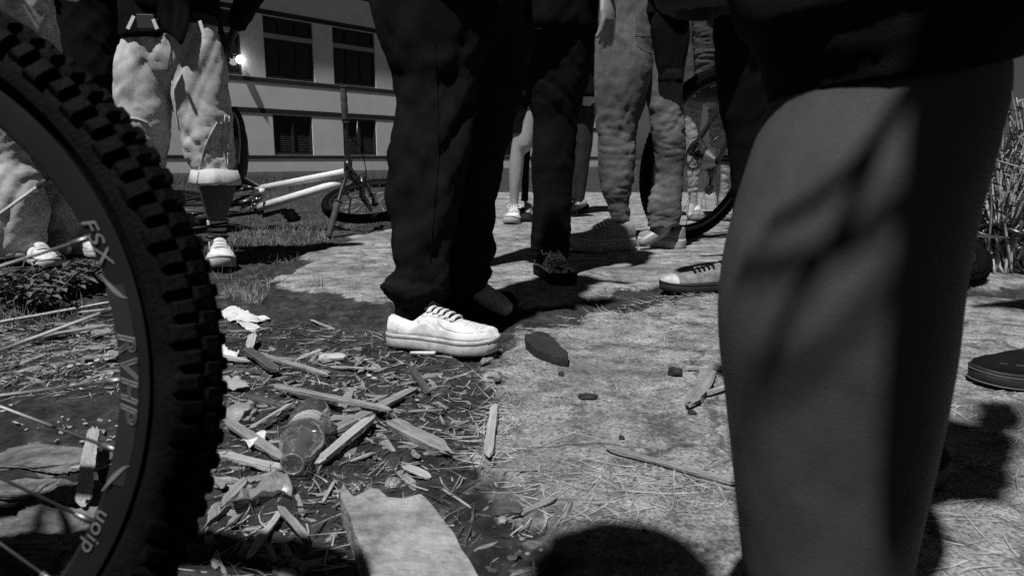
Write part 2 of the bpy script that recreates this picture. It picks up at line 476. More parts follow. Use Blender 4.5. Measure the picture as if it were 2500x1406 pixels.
# ------------------------------------------------------------------ bicycles
def copy_obj(o, parent, M):
    c = o.copy(); col.objects.link(c); c.parent = parent
    c.matrix_parent_inverse = parent.matrix_world.inverted() if parent.type == 'EMPTY' else Matrix()
    c.matrix_basis = M
    return c
def make_wheel(parent, M, r, tw, hubw=.05, rim_h=.02, nsp=28, knobs=True, knob=(.0065, .0075, .006), spoke_r=.001, cassette=False, rimm=None, spoke_m=None, seg=128):
    """wheel in its own plane x-z, axle along y; M puts it into the world"""
    wh = bpy.data.objects.new('wheel', None); col.objects.link(wh); wh.empty_display_size = .05
    wh.parent = parent; wh.matrix_parent_inverse = parent.matrix_world.inverted()
    I = Matrix()
    def fin(q, name, m, smooth=True):
        o = q.build(name, m, None, smooth, M); o.parent = wh; o.matrix_parent_inverse = parent.matrix_world.inverted() @ Matrix()
        o.matrix_parent_inverse = Matrix(); return o
    rc = r - tw - knob[2] * .6
    q = MB(); rs = []
    prof = []
    for k in range(20):
        a = 2 * PI * k / 20
        yy = math.sin(a) * tw; rr = math.cos(a) * tw
        if rr < -.55 * tw: yy *= .62
        prof.append((yy, rr * (1.0 if rr < 0 else .92)))
    for i in range(seg):
        t = 2 * PI * i / seg
        rs.append([((rc + rr) * math.cos(t), yy, (rc + rr) * math.sin(t)) for yy, rr in prof])
    q.rings(rs, closed=True)
    if knobs:
        n = int(2 * PI * r / (knob[0] * 3.0)); kb = MB()
        for i in range(n):
            for row, (ang, sz, ph) in enumerate(((62, 1.25, .0), (-62, 1.25, .0), (24, 1.0, .5), (-24, 1.0, .5))):
                t = 2 * PI * (i + ph + .03 * (-1) ** row) / n
                if row < 2 and i % 2: ssz, aa = sz * .85, ang * .9
                else: ssz, aa = sz, ang
                a = R(aa); er = Vector((math.cos(t), 0, math.sin(t))); et = Vector((-math.sin(t), 0, math.cos(t)))
                up = er * math.cos(a) + Vector((0, math.sin(a), 0)); sd_ = et.cross(up)
                c = er * rc + up * (tw * .95 + knob[2] * .3)
                Mx = Matrix((et, sd_, up)).transposed()
                o = len(q.v)
                hx, hy, hz_ = knob[0] * ssz * .8, knob[1] * ssz * .8, knob[2]
                vs = []
                for z, s_ in ((-hz_, 1.15), (hz_ * .75, .9), (hz_, .72)):
                    for x, y in ((-1, -1), (1, -1), (1, 1), (-1, 1)): vs.append(c + Mx @ Vector((x * hx * s_, y * hy * s_, z)))
                q.add(vs, [(0, 1, 5, 4), (1, 2, 6, 5), (2, 3, 7, 6), (3, 0, 4, 7), (4, 5, 9, 8), (5, 6, 10, 9), (6, 7, 11, 10), (7, 4, 8, 11), (8, 9, 10, 11)])
    o = fin(q, 'tyre', M_RUBBER); sharp(o, 35)
    # rim
    r_o = rc - tw * .78; r_i = r_o - rim_h; hw = tw * .62
    q = MB()
    prof = [(hw, r_o + .002), (hw * 1.0, r_o - rim_h * .25), (hw * .92, r_o - rim_h * .8), (hw * .45, r_i), (-hw * .45, r_i), (-hw * .92, r_o - rim_h * .8), (-hw, r_o - rim_h * .25), (-hw, r_o + .002)]
    q.rings([[(rr * math.cos(t), yy, rr * math.sin(t)) for yy, rr in prof] for t in [2 * PI * i / seg for i in range(seg)]], closed=True)
    sharp(fin(q, 'rim', rimm or M_RIM), 50)
    q = MB()
    for yy, rr in ((1, 1),):
        q.tube([(0, -hubw, 0), (0, hubw, 0)], [.007, .007], 12)
        q.tube([(0, -hubw * .72, 0), (0, -hubw * .4, 0), (0, hubw * .4, 0), (0, hubw * .72, 0)], [.013] * 4, 16)
    for s in (-1, 1): q.tube([(0, s * hubw * .62, 0), (0, s * (hubw * .62 + .004), 0)], .026, 20)
    fin(q, 'hub', M_BLKMETAL)
    if cassette:
        q = MB()
        for k in range(9): q.tube([(0, -hubw * .68 - .0045 * k, 0), (0, -hubw * .68 - .0045 * k - .002, 0)], .062 - .0048 * k, 28)
        fin(q, 'cassette', M_CHAIN)
        q = MB()
        q.rings([[(rr * math.cos(t), yy, rr * math.sin(t)) for yy, rr in ((hubw * .8, .085), (hubw * .8 + .002, .085), (hubw * .8 + .002, .068), (hubw * .8, .068))] for t in [2 * PI * i / 40 for i in range(40)]], closed=True)
        for k in range(5):
            a = 2 * PI * k / 5; q.tube([(.02 * math.cos(a), hubw * .8, .02 * math.sin(a)), (.07 * math.cos(a + .3), hubw * .8, .07 * math.sin(a + .3))], .004, 6)
        fin(q, 'brake_disc', M_STEEL)
    base = None
    for k in range(nsp):
        s = 1 if k % 2 else -1; cross = 1 if (k // 2) % 2 else -1
        t = 2 * PI * k / nsp; th = t + cross * R(68)
        a = Vector((.024 * math.cos(th), s * hubw * .62, .024 * math.sin(th))); e = Vector((r_i * math.cos(t), s * hw * .1, r_i * math.sin(t)))
        q = MB(); q.tube([a, e], spoke_r, 6); q.tube([e + (a - e).normalized() * .013, e], spoke_r * 1.9, 6)
        fin(q, 'spoke', spoke_m or M_STEEL)
    return wh, r_o, r_i, hw
def std_keys(M, s=1.0, steer=0):
    """points of an upright bicycle of ordinary size; M = placing matrix with the rear hub at its origin, x ahead, z up"""
    P = dict(RH=(0, 0, 0), BB=(.43, 0, -.03), SC=(.27, 0, .50), ST=(.22, 0, .62), HT=(.86, 0, .60), HB=(.895, 0, .49), FC=(.91, 0, .45), FH=(1.09, 0, 0))
    K = {k: M @ (Vector(v) * s) for k, v in P.items()}
    K['side'] = (M.to_3x3() @ Vector((0, 1, 0))).normalized(); K['up'] = (M.to_3x3() @ Vector((0, 0, 1))).normalized(); K['fw'] = (M.to_3x3() @ Vector((1, 0, 0))).normalized()
    hx = (K['HT'] - K['HB']).normalized()
    Rm = Matrix.Rotation(steer, 3, hx); pv = K['HB']
    for k in ('FC', 'FH'): K[k] = pv + Rm @ (K[k] - pv)
    K['fside'] = Rm @ K['side']; K['ffw'] = Rm @ K['fw']; K['hx'] = hx
    st = K['HT'] + hx * .03 * s + K['ffw'] * .05 * s
    K['stem'] = [K['HT'] + hx * .02 * s, st]
    fs, ff = K['fside'], K['ffw']
    K['bar'] = [st + fs * y * s + hx * z * s - ff * x * s for y, z, x in ((.36, .05, .05), (.24, .05, .035), (.12, .045, .01), (.05, 0, 0), (0, 0, 0), (-.05, 0, 0), (-.12, .045, .01), (-.24, .05, .035), (-.36, .05, .05))]
    K['s'] = s
    return K
def make_bike(name, label, K, wheels, frame_m, tube_m=None, group='bicycles around the crowd', fat=1.0, chain=True, tag_text=None):
    s = K['s']; o0 = K['RH']
    t = empty(name, (o0.x, o0.y, 0), label, 'bicycle', group)
    sd_, up = K['side'], K['up']; fs = K['fside']
    q = MB(); T = .017 * s * fat
    (q if tube_m is None else q)
    main = MB()
    main.tube([K['SC'], K['HT'] - (K['HT'] - K['HB']) * .2], T, 14); main.tube([K['BB'], K['HT'] - (K['HT'] - K['HB']) * .75], T * 1.15, 14)
    q.tube([K['BB'], K['SC'] + (K['SC'] - K['BB']) * .08], T * .95, 14); q.tube([K['HB'], K['HT']], T * 1.25, 16)
    q.tube([K['BB'] - sd_ * .038 * s, K['BB'] + sd_ * .038 * s], T * 1.2, 16)
    if tube_m is None: q.add(main.v, main.f); q.build('frame', frame_m, t)
    else:
        q.build('frame', frame_m, t); main.build('frame_tube', tube_m, t)
    q = MB()
    for k in (-1, 1):
        q.tube([K['RH'] + sd_ * k * .068 * s, K['RH'] * .35 + K['BB'] * .65 + sd_ * k * .05 * s, K['BB'] + sd_ * k * .03 * s], [T * .55, T * .6, T * .6], 10)
        q.tube([K['RH'] + sd_ * k * .068 * s, K['RH'] * .4 + K['SC'] * .6 + sd_ * k * .05 * s, K['SC'] + sd_ * k * .015 * s], [T * .5, T * .5, T * .45], 10)
    q.build('rear_stay', frame_m, t)
    q = MB(); q.tube([K['SC'], K['ST'] - up * .03 * s], .0135 * s, 12); q.build('seatpost', M_BLKMETAL, t)
    if 'saddle' in K: sp = K['saddle']
    else: sp = [K['ST'] - K['fw'] * .13 * s, K['ST'] - K['fw'] * .09 * s + up * .01 * s, K['ST'], K['ST'] + K['fw'] * .08 * s, K['ST'] + K['fw'] * .15 * s - up * .008 * s]
    q = MB(); ax = (sp[-1] - sp[0]).normalized(); n = up
    rs = []
    P = catmull([tuple(p) for p in sp], 16)
    W = catmull([(.03,), (.072,), (.06,), (.03,), (.016,)], 16)[:, 0] * s
    for p, wd in zip(P, W): rs.append([Vector(p) + sd_ * wd * math.cos(a) + up * (.02 * s * math.sin(a) if math.sin(a) > 0 else .03 * s * math.sin(a) * .6) for a in [2 * PI * k / 14 for k in range(14)]])
    q.rings(rs); q.build('saddle', M_SADDLE, t)
    q = MB()
    for k in (-1, 1): q.tube([K['FC'] + fs * k * .055 * s, K['FC'] * .5 + K['FH'] * .5 + fs * k * .056 * s, K['FH'] + fs * k * .055 * s], [.019 * s, .017 * s, .012 * s], 12)
    q.tube([K['FC'] + fs * .06 * s, K['FC'] - fs * .06 * s], .018 * s, 12); q.tube([K['FC'], K['HB']], .02 * s, 12)
    q.build('fork', M_BLKMETAL if 'fork_m' not in K else K['fork_m'], t)
    q = MB(); q.tube(K['stem'], .018 * s, 12); c = K['stem'][-1]; q.tube([c - fs * .028 * s, c + fs * .028 * s], .023 * s, 14); q.tube([K['HT'], K['stem'][0]], .02 * s, 14)
    q.build('stem', M_BLKMETAL, t)
    bar = catmull([tuple(p) for p in K['bar']], 60)
    q = MB(); q.tube(bar, .0125 * s, 12); q.build('handlebar', K.get('bar_m', M_BLKMETAL), t)
    for part in (bar[:12], bar[-12:]):
        out = part[0] if part is not bar[-12:] and np.allclose(part[0], bar[0]) else part[-1]
        q = MB(); q.tube(part, [.0185 * s if (k % 3) else .0165 * s for k in range(12)], 14)
        inner = part[-1] if np.allclose(out, part[0]) else part[0]
        ends = [out, out + (out - inner) / np.linalg.norm(out - inner) * .004 * s]
        q.tube(ends, .021 * s, 14)
        q.tube([inner, inner + (inner - out) / np.linalg.norm(inner - out) * .006 * s], .024 * s, 14)
        q.build('grip', M_GRIP, t)
    for i0, i1 in ((15, 6), (44, 53)):
        a = Vector(bar[i0]); d = (Vector(bar[i1]) - a).normalized(); ff = K['ffw']; hx = K['hx']
        q = MB(); q.tube([a - ff * 0, a + ff * .02 * s - hx * .012 * s], .012 * s, 10)
        q.tube([a + ff * .02 * s - hx * .012 * s, a + ff * .055 * s - hx * .02 * s + d * .03 * s, a + ff * .06 * s - hx * .03 * s + d * .12 * s], [.007 * s, .006 * s, .005 * s], 8)
        q.build('brake_lever', M_BLKMETAL, t)
        q = MB(); c = catmull([tuple(a + ff * .02 * s), tuple(a + ff * .1 * s - d * .07 * s + hx * .03 * s), tuple(K['HT'] + ff * .11 * s - hx * .02 * s), tuple(K['HB'] + ff * .05 * s)], 24)
        q.tube(c, .0027 * s, 7); q.build('brake_cable', M_RUBBER, t)
    # transmission
    dr = K.get('drive', -1); bb = K['BB'] + sd_ * dr * .045 * s
    ex, ez = K['fw'], up
    q = MB()
    rr = .085 * s
    q.rings([[bb + (ex * math.cos(a) + ez * math.sin(a)) * r_ + sd_ * o_ for r_, o_ in ((rr, 0), (rr, .003 * s), (rr * .8, .003 * s), (rr * .8, 0))] for a in [2 * PI * k / 64 for k in range(64)]], closed=True)
    for k in range(40):
        a = 2 * PI * k / 40; c = bb + (ex * math.cos(a) + ez * math.sin(a)) * (rr + .003 * s) + sd_ * .0015 * s
        q.box(c, (.0035 * s, .0035 * s, .0014 * s), Matrix(((ex * math.cos(a) + ez * math.sin(a)), (-ex * math.sin(a) + ez * math.cos(a)), sd_)).transposed())
    for k in range(4):
        a = 2 * PI * k / 4 + .5; q.tube([bb, bb + (ex * math.cos(a) + ez * math.sin(a)) * rr * .85], .007 * s, 8)
    q.build('chainring', M_BLKMETAL, t)
    ca = K.get('crank_angle', R(-70))
    for k in (-1, 1):
        b0 = K['BB'] + sd_ * k * .062 * s; d = (ex * math.cos(ca) + ez * math.sin(ca)) * (k * dr)
        e = b0 + d * .168 * s + sd_ * k * .01 * s
        q = MB(); q.tube([b0, e], [.015 * s, .011 * s], 10); q.build('crank_arm', M_BLKMETAL, t)
        q = MB(); pc = e + sd_ * k * .05 * s
        q.tube([e, pc + sd_ * k * .05 * s], .006 * s, 8)
        q.box(pc, (.045 * s, .045 * s, .010 * s), Matrix((ex, sd_, ez)).transposed())
        for i in range(3): q.box(pc + sd_ * (i - 1) * .03 * s, (.05 * s, .006 * s, .014 * s), Matrix((ex, sd_, ez)).transposed())
        bevel(q.build('pedal', M_BLKMETAL, t, False), .002 * s)
    if chain:
        q = MB(); rh = K['RH'] + sd_ * dr * .045 * s
        for sg in (1, -1):
            A = rh + up * sg * .035 * s; B = bb + up * sg * rr
            n = 46
            for k in range(n): 
                c = A + (B - A) * ((k + .5) / n); q.box(c, ((B - A).length / n * .42, .0035 * s, .004 * s), Matrix(((B - A).normalized(), sd_, (B - A).normalized().cross(sd_))).transposed())
        q.build('chain', M_CHAIN, t, False)
        q = MB(); q.tube([rh, rh - up * .03 * s + ex * .02 * s, rh - up * .12 * s + ex * .03 * s], [.009 * s, .012 * s, .008 * s], 10)
        for c in (rh - up * .05 * s + ex * .02 * s, rh - up * .12 * s + ex * .03 * s): q.tube([c - sd_ * .005 * s, c + sd_ * .005 * s], .022 * s, 16)
        q.build('derailleur', M_BLKMETAL, t)
    for wk in wheels:
        make_wheel(t, **wk)
    if 'extra' in K: K['extra'](t)
    return t
def rotm(fw, up, o):
    side = up.cross(fw).normalized(); return mtx(fw, side, up, o)

# --- near bicycle at the left, front wheel in the frame
c0 = Vector((-.475, .435, 0)); r0 = .28; lean = R(10.5); yaw = R(3.0)
M0 = Matrix.Translation((c0.x, c0.y, r0 * math.cos(lean))) @ Matrix.Rotation(yaw, 4, 'Z') @ Matrix.Rotation(-lean, 4, 'X')
s0 = .80
K = std_keys(M0 @ Matrix.Rotation(PI, 4, 'Z'), s0)
K['ST'] = K['SC'] + K['up'] * .05
def text_mesh(txt, size, outline):
    cu = bpy.data.curves.new('t', 'FONT'); cu.body = txt; cu.size = size; cu.align_x = 'CENTER'; cu.align_y = 'CENTER'
    cu.shear = .25; cu.space_character = 1.08
    if outline: cu.fill_mode = 'NONE'; cu.bevel_depth = .00055; cu.bevel_resolution = 1
    else: cu.fill_mode = 'FRONT'
    o = bpy.data.objects.new('t', cu); col.objects.link(o)
    bpy.context.view_layer.update()
    me = bpy.data.meshes.new_from_object(o.evaluated_get(bpy.context.evaluated_depsgraph_get()))
    bpy.data.objects.remove(o)
    vs = [tuple(v.co) for v in me.vertices]; fs = [tuple(p.vertices) for p in me.polygons]
    return vs, fs
def decals(t):
    wh = [o for o in t.children if o.name.startswith('wheel')][0]
    rm, off = NEAR['r_o'] - .0095, -NEAR['hw'] * 1.0 - .0006
    def put(vs, fs, th0, m, name, dy=0.0, flip=1):
        q = MB(); V = []
        for x, y, z in vs:
            th = th0 + flip * -x / rm; rr = rm + flip * y + dy
            V.append((rr * math.cos(th), off - abs(z) * .5 - .0002, rr * math.sin(th)))
        q.add(V, fs); o = q.build(name, m, None, False, M0); o.parent = wh; return o
    def band(a0, a1, h0, h1, m, name, lift=0):
        q = MB(); n = 24
        rs = []
        for k in range(n + 1):
            th = R(a0 + (a1 - a0) * k / n)
            q.v += [((rm + h0) * math.cos(th), off - lift, (rm + h0) * math.sin(th)), ((rm + h1) * math.cos(th), off - lift, (rm + h1) * math.sin(th))]
        q.f += [(2 * k, 2 * k + 1, 2 * k + 3, 2 * k + 2) for k in range(n)]
        o = q.build(name, m, None, False, M0); o.parent = wh
    band(-17, 16, -.0058, .0058, M_DECALBG, 'decal_panel', -.0003)
    vs, fs = text_mesh('RVHP', .0165, True); put([(x * 1.35, y * .9, z) for x, y, z in vs], fs, R(1), M_DECAL, 'decal_outline_lettering')
    vs, fs = text_mesh('FSX', .0125, False); put([(x * 1.5, y, z) for x, y, z in vs], fs, R(24), M_DECAL, 'decal_lettering')
    vs, fs = text_mesh('uoip', .014, False); put([(x * 1.1, y, z) for x, y, z in vs], fs, R(-25), M_DECAL, 'decal_lettering')
    for s in (1, -1):
        q = MB(); n = 16; V = []
        for k in range(n + 1):
            u = k / n; th = R(s * (13.5 + 5 * u)); rr = rm + (.006 - .012 * u ** .6); wd = .0006 + .0011 * math.sin(PI * min(1, u * 1.1 + .1))
            q.v += [((rr - wd) * math.cos(th), off - .0004, (rr - wd) * math.sin(th)), ((rr + wd) * math.cos(th), off - .0004, (rr + wd) * math.sin(th))]
        q.f += [(2 * k, 2 * k + 1, 2 * k + 3, 2 * k + 2) for k in range(n)]
        o = q.build('decal_stripe', M_DECAL, None, False, M0); o.parent = wh
tw0 = .0225
NEAR = dict(r_o=r0 - tw0 - .0042 - tw0 * .78, hw=tw0 * .62)
K['extra'] = decals
make_bike('bicycle', 'bicycle with knobbly tyre and lettered black rim close at the left edge', K,
          [dict(M=M0, r=r0, tw=tw0, hubw=.05, rim_h=.019, knob=(.0056, .0085, .0048), spoke_r=.0011, seg=200),
           dict(M=rotm(K['ffw'], K['ffw'].cross(K['fside']).normalized(), K['FH']), r=r0, tw=tw0, knob=(.0068, .0085, .0070))], M_BLKMETAL)
# rear wheel of the near bicycle (outside the frame)
# --- upright bicycle on the right, rear wheel behind the jeans
ct = gnd(1668, 583); psi, phi, r1 = R(37), R(14), .44
fw = Vector((math.cos(psi), math.sin(psi), 0)); lat = Vector((math.sin(psi), -math.cos(psi), 0)); up = (lat * math.sin(phi) + Vector((0, 0, math.cos(phi)))).normalized()
M1 = rotm(fw, up, ct + up * r1)
s1 = r1 / .345
K = std_keys(M1, s1, R(6)); K['crank_angle'] = R(-50)
Mf = rotm(K['ffw'], K['ffw'].cross(K['fside']).normalized(), K['FH'])
make_bike('bicycle', 'black mountain bike standing upright behind the man in grey jeans', K,
          [dict(M=M1, r=r1, tw=.030, hubw=.06, cassette=True, knob=(.009, .009, .005), spoke_r=.0014), dict(M=Mf, r=r1, tw=.03, knob=(.009, .009, .005), spoke_r=.0014)], M_BLKMETAL, fat=1.25)
# --- white framed bicycle lying on the ground
K = dict(s=1.0)
K['RH'] = at(418, 520, 4.75); K['BB'] = at(628, 508, 4.28); K['SC'] = at(628, 462, 4.40); K['ST'] = at(598, 447, 4.42)
K['HT'] = at(848, 412, 4.05); K['HB'] = at(872, 444, 4.12); K['FC'] = at(884, 455, 4.16); K['FH'] = at(905, 492, 4.55)
K['fw'] = (K['HT'] - K['SC']).normalized()
nrm = (K['HT'] - K['SC']).cross(K['BB'] - K['SC']).normalized()
K['up'] = Vector((.0, .55, .35)); K['up'] = (K['up'] - K['fw'] * K['up'].dot(K['fw'])).normalized(); K['side'] = K['up'].cross(K['fw']).normalized()
K['hx'] = (K['HT'] - K['HB']).normalized(); K['ffw'] = Vector((.75, .65, -.1)).normalized()
K['fside'] = Vector((.0, .15, .98)).normalized()
K['stem'] = [K['HT'], at(850, 403, 3.98)]
K['bar'] = [at(838, 214, 3.93), at(841, 262, 3.93), at(846, 335, 3.95), at(850, 388, 3.97), at(850, 402, 3.97), at(845, 430, 3.96), at(833, 468, 3.92), at(818, 520, 3.86), at(803, 577, 3.81)]
K['saddle'] = [at(556, 452, 4.45), at(575, 446, 4.44), at(600, 444, 4.42), at(622, 450, 4.40), at(640, 458, 4.38)]
K['drive'] = -1; K['crank_angle'] = R(190)
def flat(c, nx, r, **k):
    z = Vector(nx).normalized(); x = Vector((1, 0, 0)); x = (x - z * x.dot(z)).normalized()
    return dict(M=mtx(x, z, x.cross(z), c), r=r, tw=.027, knob=(.008, .008, .004), spoke_r=.0012, **k)
def fallen_extra(t):
    q = MB(); a = K['BB']; e = K['SC']; c = at(640, 474, 4.3)
    q.tube([c, c + Vector((0, 0, .035))], .017, 14); q.build('bottle_boss', M_WHITEPAINT, t)
K['extra'] = fallen_extra
make_bike('bicycle', 'white framed bicycle fallen on its side with one grip in the air', K,
          [flat(at(418, 515, 4.75), (.15, -.32, 1), .33, cassette=True), flat(at(912, 488, 4.50), (-.05, -.34, 1), .33)], M_BLKMETAL, M_WHITEPAINT, fat=1.25)
# --- bicycle at the right edge, lower arc of its wheel in view
r2 = .33
fw = Vector((.96, .28, 0)).normalized(); up2 = Vector((-.28 * .93, .96 * .93, .34)).normalized()
cw = gnd(2345, 706) + up2 * (r2 + .0) + Vector((0, 0, .02)); M2 = rotm(fw, up2, cw)
K = std_keys(M2, r2 / .345, R(82))
Mf = rotm(K['ffw'], K['ffw'].cross(K['fside']).normalized(), K['FH'])
make_bike('bicycle', 'dark bicycle lying on its side by the twiggy bush, low tyre in view', K,
          [dict(M=M2, r=r2, tw=.031, knob=(.009, .009, .005)), dict(M=Mf, r=r2, tw=.031, knob=(.009, .009, .005))], M_BLKMETAL)
# ------------------------------------------------------------------ shoes
def interp(tab, s):
    xs = [a for a, _ in tab]; ys = [b for _, b in tab]
    # smooth monotone-ish
    s = min(max(s, 0), 1)
    for i in range(len(xs) - 1):
        if s <= xs[i + 1]:
            u = (s - xs[i]) / (xs[i + 1] - xs[i]); u = u * u * (3 - 2 * u) * .5 + u * .5
            return ys[i] + (ys[i + 1] - ys[i]) * u
    return ys[-1]
OUT = [(0, .12), (.012, .36), (.04, .58), (.12, .72), (.32, .68), (.52, .82), (.72, 1.0), (.86, .92), (.94, .72), (.985, .40), (1, .12)]
STY = {
 'low': dict(h=[(0, .055), (.03, .074), (.12, .074), (.24, .064), (.33, .082), (.40, .092), (.52, .086), (.66, .072), (.82, .063), (.93, .056), (1, .036)], zs=.034, spring=.010, W=.053),
 'run': dict(h=[(0, .06), (.03, .085), (.12, .088), (.24, .074), (.34, .094), (.42, .094), (.55, .08), (.7, .064), (.84, .052), (.94, .044), (1, .026)], zs=.040, spring=.018, W=.051),
 'chunk': dict(h=[(0, .08), (.03, .112), (.12, .115), (.24, .098), (.34, .122), (.42, .122), (.55, .104), (.7, .086), (.84, .072), (.94, .062), (1, .036)], zs=.052, spring=.016, W=.055),
 'slip': dict(h=[(0, .05), (.03, .07), (.12, .07), (.24, .062), (.34, .078), (.42, .080), (.55, .07), (.7, .060), (.84, .052), (.94, .046), (1, .03)], zs=.030, spring=.006, W=.050),
}
def shoe(parent, heel, toe, style='low', um=None, sm=None, lace=None, stitch=True, label=None, tongue=True, bow=False, dirt=0, foxing=None, capm=None, chunky=False, linem=None, overlay=None, perf=False):
    heel, toe = Vector(heel), Vector(toe); fw = (toe - heel); L_ = fw.length; fw.normalize()
    Z = Vector((0, 0, 1)); side = Z.cross(fw).normalized(); Z = fw.cross(side)
    k = L_ / .285; st = STY[style]; W = st['W'] * k; zs = st['zs'] * k
    M = mtx(fw, side, Z, heel)
    def cen(s): return .006 * k * math.sin(PI * s)            # slight inward curve
    def lift(s): return st['spring'] * k * max(0, (s - .68) / .32) ** 2
    def S(s, th, off=0.0):
        w_ = interp(OUT, s) * W * .94; h = interp(st['h'], s) * k
        c, sn = math.cos(th), math.sin(th)
        y = w_ * math.copysign(abs(c) ** .72, c) * (1 - .12 * sn) ; z = zs + lift(s) + (h - zs) * max(0, sn) ** .8
        p = Vector((s * L_, cen(s) + y, z))
        return p + Vector((0, c, sn)) * off
    q = MB(); rs = []; nS, nT = 64, 30
    for i in range(nS + 1):
        s = i / nS; s = .5 - .5 * math.cos(PI * s)
        r_ = [S(s, PI * j / nT) for j in range(nT + 1)]
        for j, p in enumerate(r_):
            p += Vector((0, 0, .0012 * fbm(Vector((p.x * 40, p.y * 40, j * .1 + 7))))) * k
        r_ += [Vector((s * L_, cen(s) + x * interp(OUT, s) * W * .8, zs * .9 + lift(s))) for x in (-.8, 0, .8)]
        rs.append(r_)
    q.rings(rs)
    up = q.build('shoe', um or M_SHOEWHITE, parent, True, M)
    if label: up['label'] = label
    def sub(q, name, m, smooth=True):
        o = q.build(name, m, None, smooth, M); o.parent = up; return o
    # sole
    q = MB(); N_ = 72
    def outl(g, z, top=False):
        pts = []
        for i in range(N_):
            a = 2 * PI * i / N_; s = .5 - .5 * math.cos(a); sg = 1 if a <= PI else -1
            w_ = interp(OUT, s) * W
            pts.append(Vector(((s - .5) * (L_ + 2 * g) + L_ * .5, cen(s) + sg * (w_ + g) * (1 if 0 < s < 1 else .3), z + lift(s) * (1.0 if z > .001 else .9))))
        return pts
    if chunky:
        lay = [(.0, .0), (.003, .006), (.001, .013), (.005, .02), (.0015, .027), (.0055, .034), (.001, .041), (.001, zs / k)]
    else:
        lay = [(-.002, .0), (.0008, .003), (.0015, zs / k * .35), (.0022, zs / k * .72), (.0010, zs / k * .76), (.0022, zs / k * .80), (.0026, zs / k * .93), (.001, zs / k * 1.02)]
    q.rings([outl(g * k, z * k) for g, z in lay])
    o = sub(q, 'sole', sm or M_SOLEWHITE)
    if linem:
        q = MB()
        for zz in (.16, .79): q.tube([Vector((p.x, p.y, p.z)) for p in outl(.0022 * k, zs * zz)] + [outl(.0022 * k, zs * zz)[0]], .0009 * k, 6)
        sub(q, 'sole_line', linem)
    if capm:
        q = MB(); rs = []
        for i in range(10):
            s = .83 + .17 * i / 9; rs.append([S(s, PI * (j / 14), .0016 * k) for j in range(15)])
        for i in range(9):
            for j in range(14): pass
        o_ = 0
        q.v = [tuple(p) for r_ in rs for p in r_]; q.f = [(i * 15 + j, i * 15 + j + 1, i * 15 + j + 16, i * 15 + j + 15) for i in range(9) for j in range(14)]
        sub(q, 'toe_cap', capm)
    def patch(name, m, s0, s1, t0, t1, off, nu=14, nv=8):
        # raised panel with its own edge thickness; t0/t1 give its lower and upper border along s
        for sg in (1, -1):
            q = MB(); g = []
            for i in range(nu + 1):
                u = i / nu; s = s0 + (s1 - s0) * u; a0, a1 = t0(u), t1(u)
                for j in range(nv + 1):
                    th = a0 + (a1 - a0) * j / nv; edge = i in (0, nu) or j in (0, nv)
                    g.append(S(s, PI / 2 - sg * (PI / 2 - th), -.0006 * k if edge else off * k))
            q.v = [tuple(p) for p in g]; w2 = nv + 1
            q.f = [(i * w2 + j, i * w2 + j + 1, (i + 1) * w2 + j + 1, (i + 1) * w2 + j) for i in range(nu) for j in range(nv)]
            if sg < 0: q.f = [f_[::-1] for f_ in q.f]
            sub(q, name, m)
    if overlay:
        patch('eyestay_panel', overlay, .34, .66, lambda u: .85 + .35 * u * u, lambda u: 1.28 - .03 * u, .0022)
        patch('foxing_panel', overlay, .52, .985, lambda u: .02, lambda u: .42 + .5 * u * u, .0020)
        patch('heel_panel', overlay, .01, .15, lambda u: .05, lambda u: 1.25 - .6 * u, .0022)
        patch('quarter_panel', overlay, .22, .50, lambda u: .02, lambda u: .30 + .3 * math.sin(PI * u), .0018)
    if perf:
        q = MB()
        for i in range(5):
            for j in range(-3, 4):
                c = S(.74 + .035 * i, PI / 2 + j * .16 * (1 - .05 * i), .0003 * k); q.ball(c, .0011 * k, 6, 4)
        sub(q, 'perforation', M_STITCH)
    if tongue:
        q = MB(); n = 16
        q.v = []
        for i in range(n + 1):
            s = .37 + .27 * i / n
            hw_ = R(19 - 6 * i / n)
            for j in range(7): q.v.append(tuple(S(s, PI / 2 - hw_ + 2 * hw_ * j / 6, .0012 * k)))
        q.f = [(i * 7 + j, i * 7 + j + 1, i * 7 + j + 8, i * 7 + j + 7) for i in range(n) for j in range(6)]
        sub(q, 'tongue', M_LINING if um in (None, M_SHOEWHITE) and style == 'low' else (um or M_LINING))
    if stitch:
        q = MB(); r_ = .0006 * k
        for sg in (1, -1):
            def T(th): return PI / 2 - sg * (PI / 2 - th)
            q.tube([S(s, T(th), .0004 * k) for s, th in [(.33, 1.15), (.40, .95), (.5, .98), (.58, 1.05), (.65, 1.2), (.675, PI / 2)]], r_, 5)
            q.tube([S(s, T(th), .0004 * k) for s, th in [(.30, .95), (.33, .6), (.36, .3), (.37, .05)]], r_, 5)
            q.tube([S(s, T(th), .0004 * k) for s, th in [(.50, .9), (.52, .6), (.58, .45), (.7, .5), (.82, .62), (.92, .9)]], r_, 5)
            q.tube([S(s, T(th), .0004 * k) for s, th in [(.10, 1.1), (.12, .6), (.13, .05)]], r_, 5)
        sub(q, 'stitching', M_STITCH)
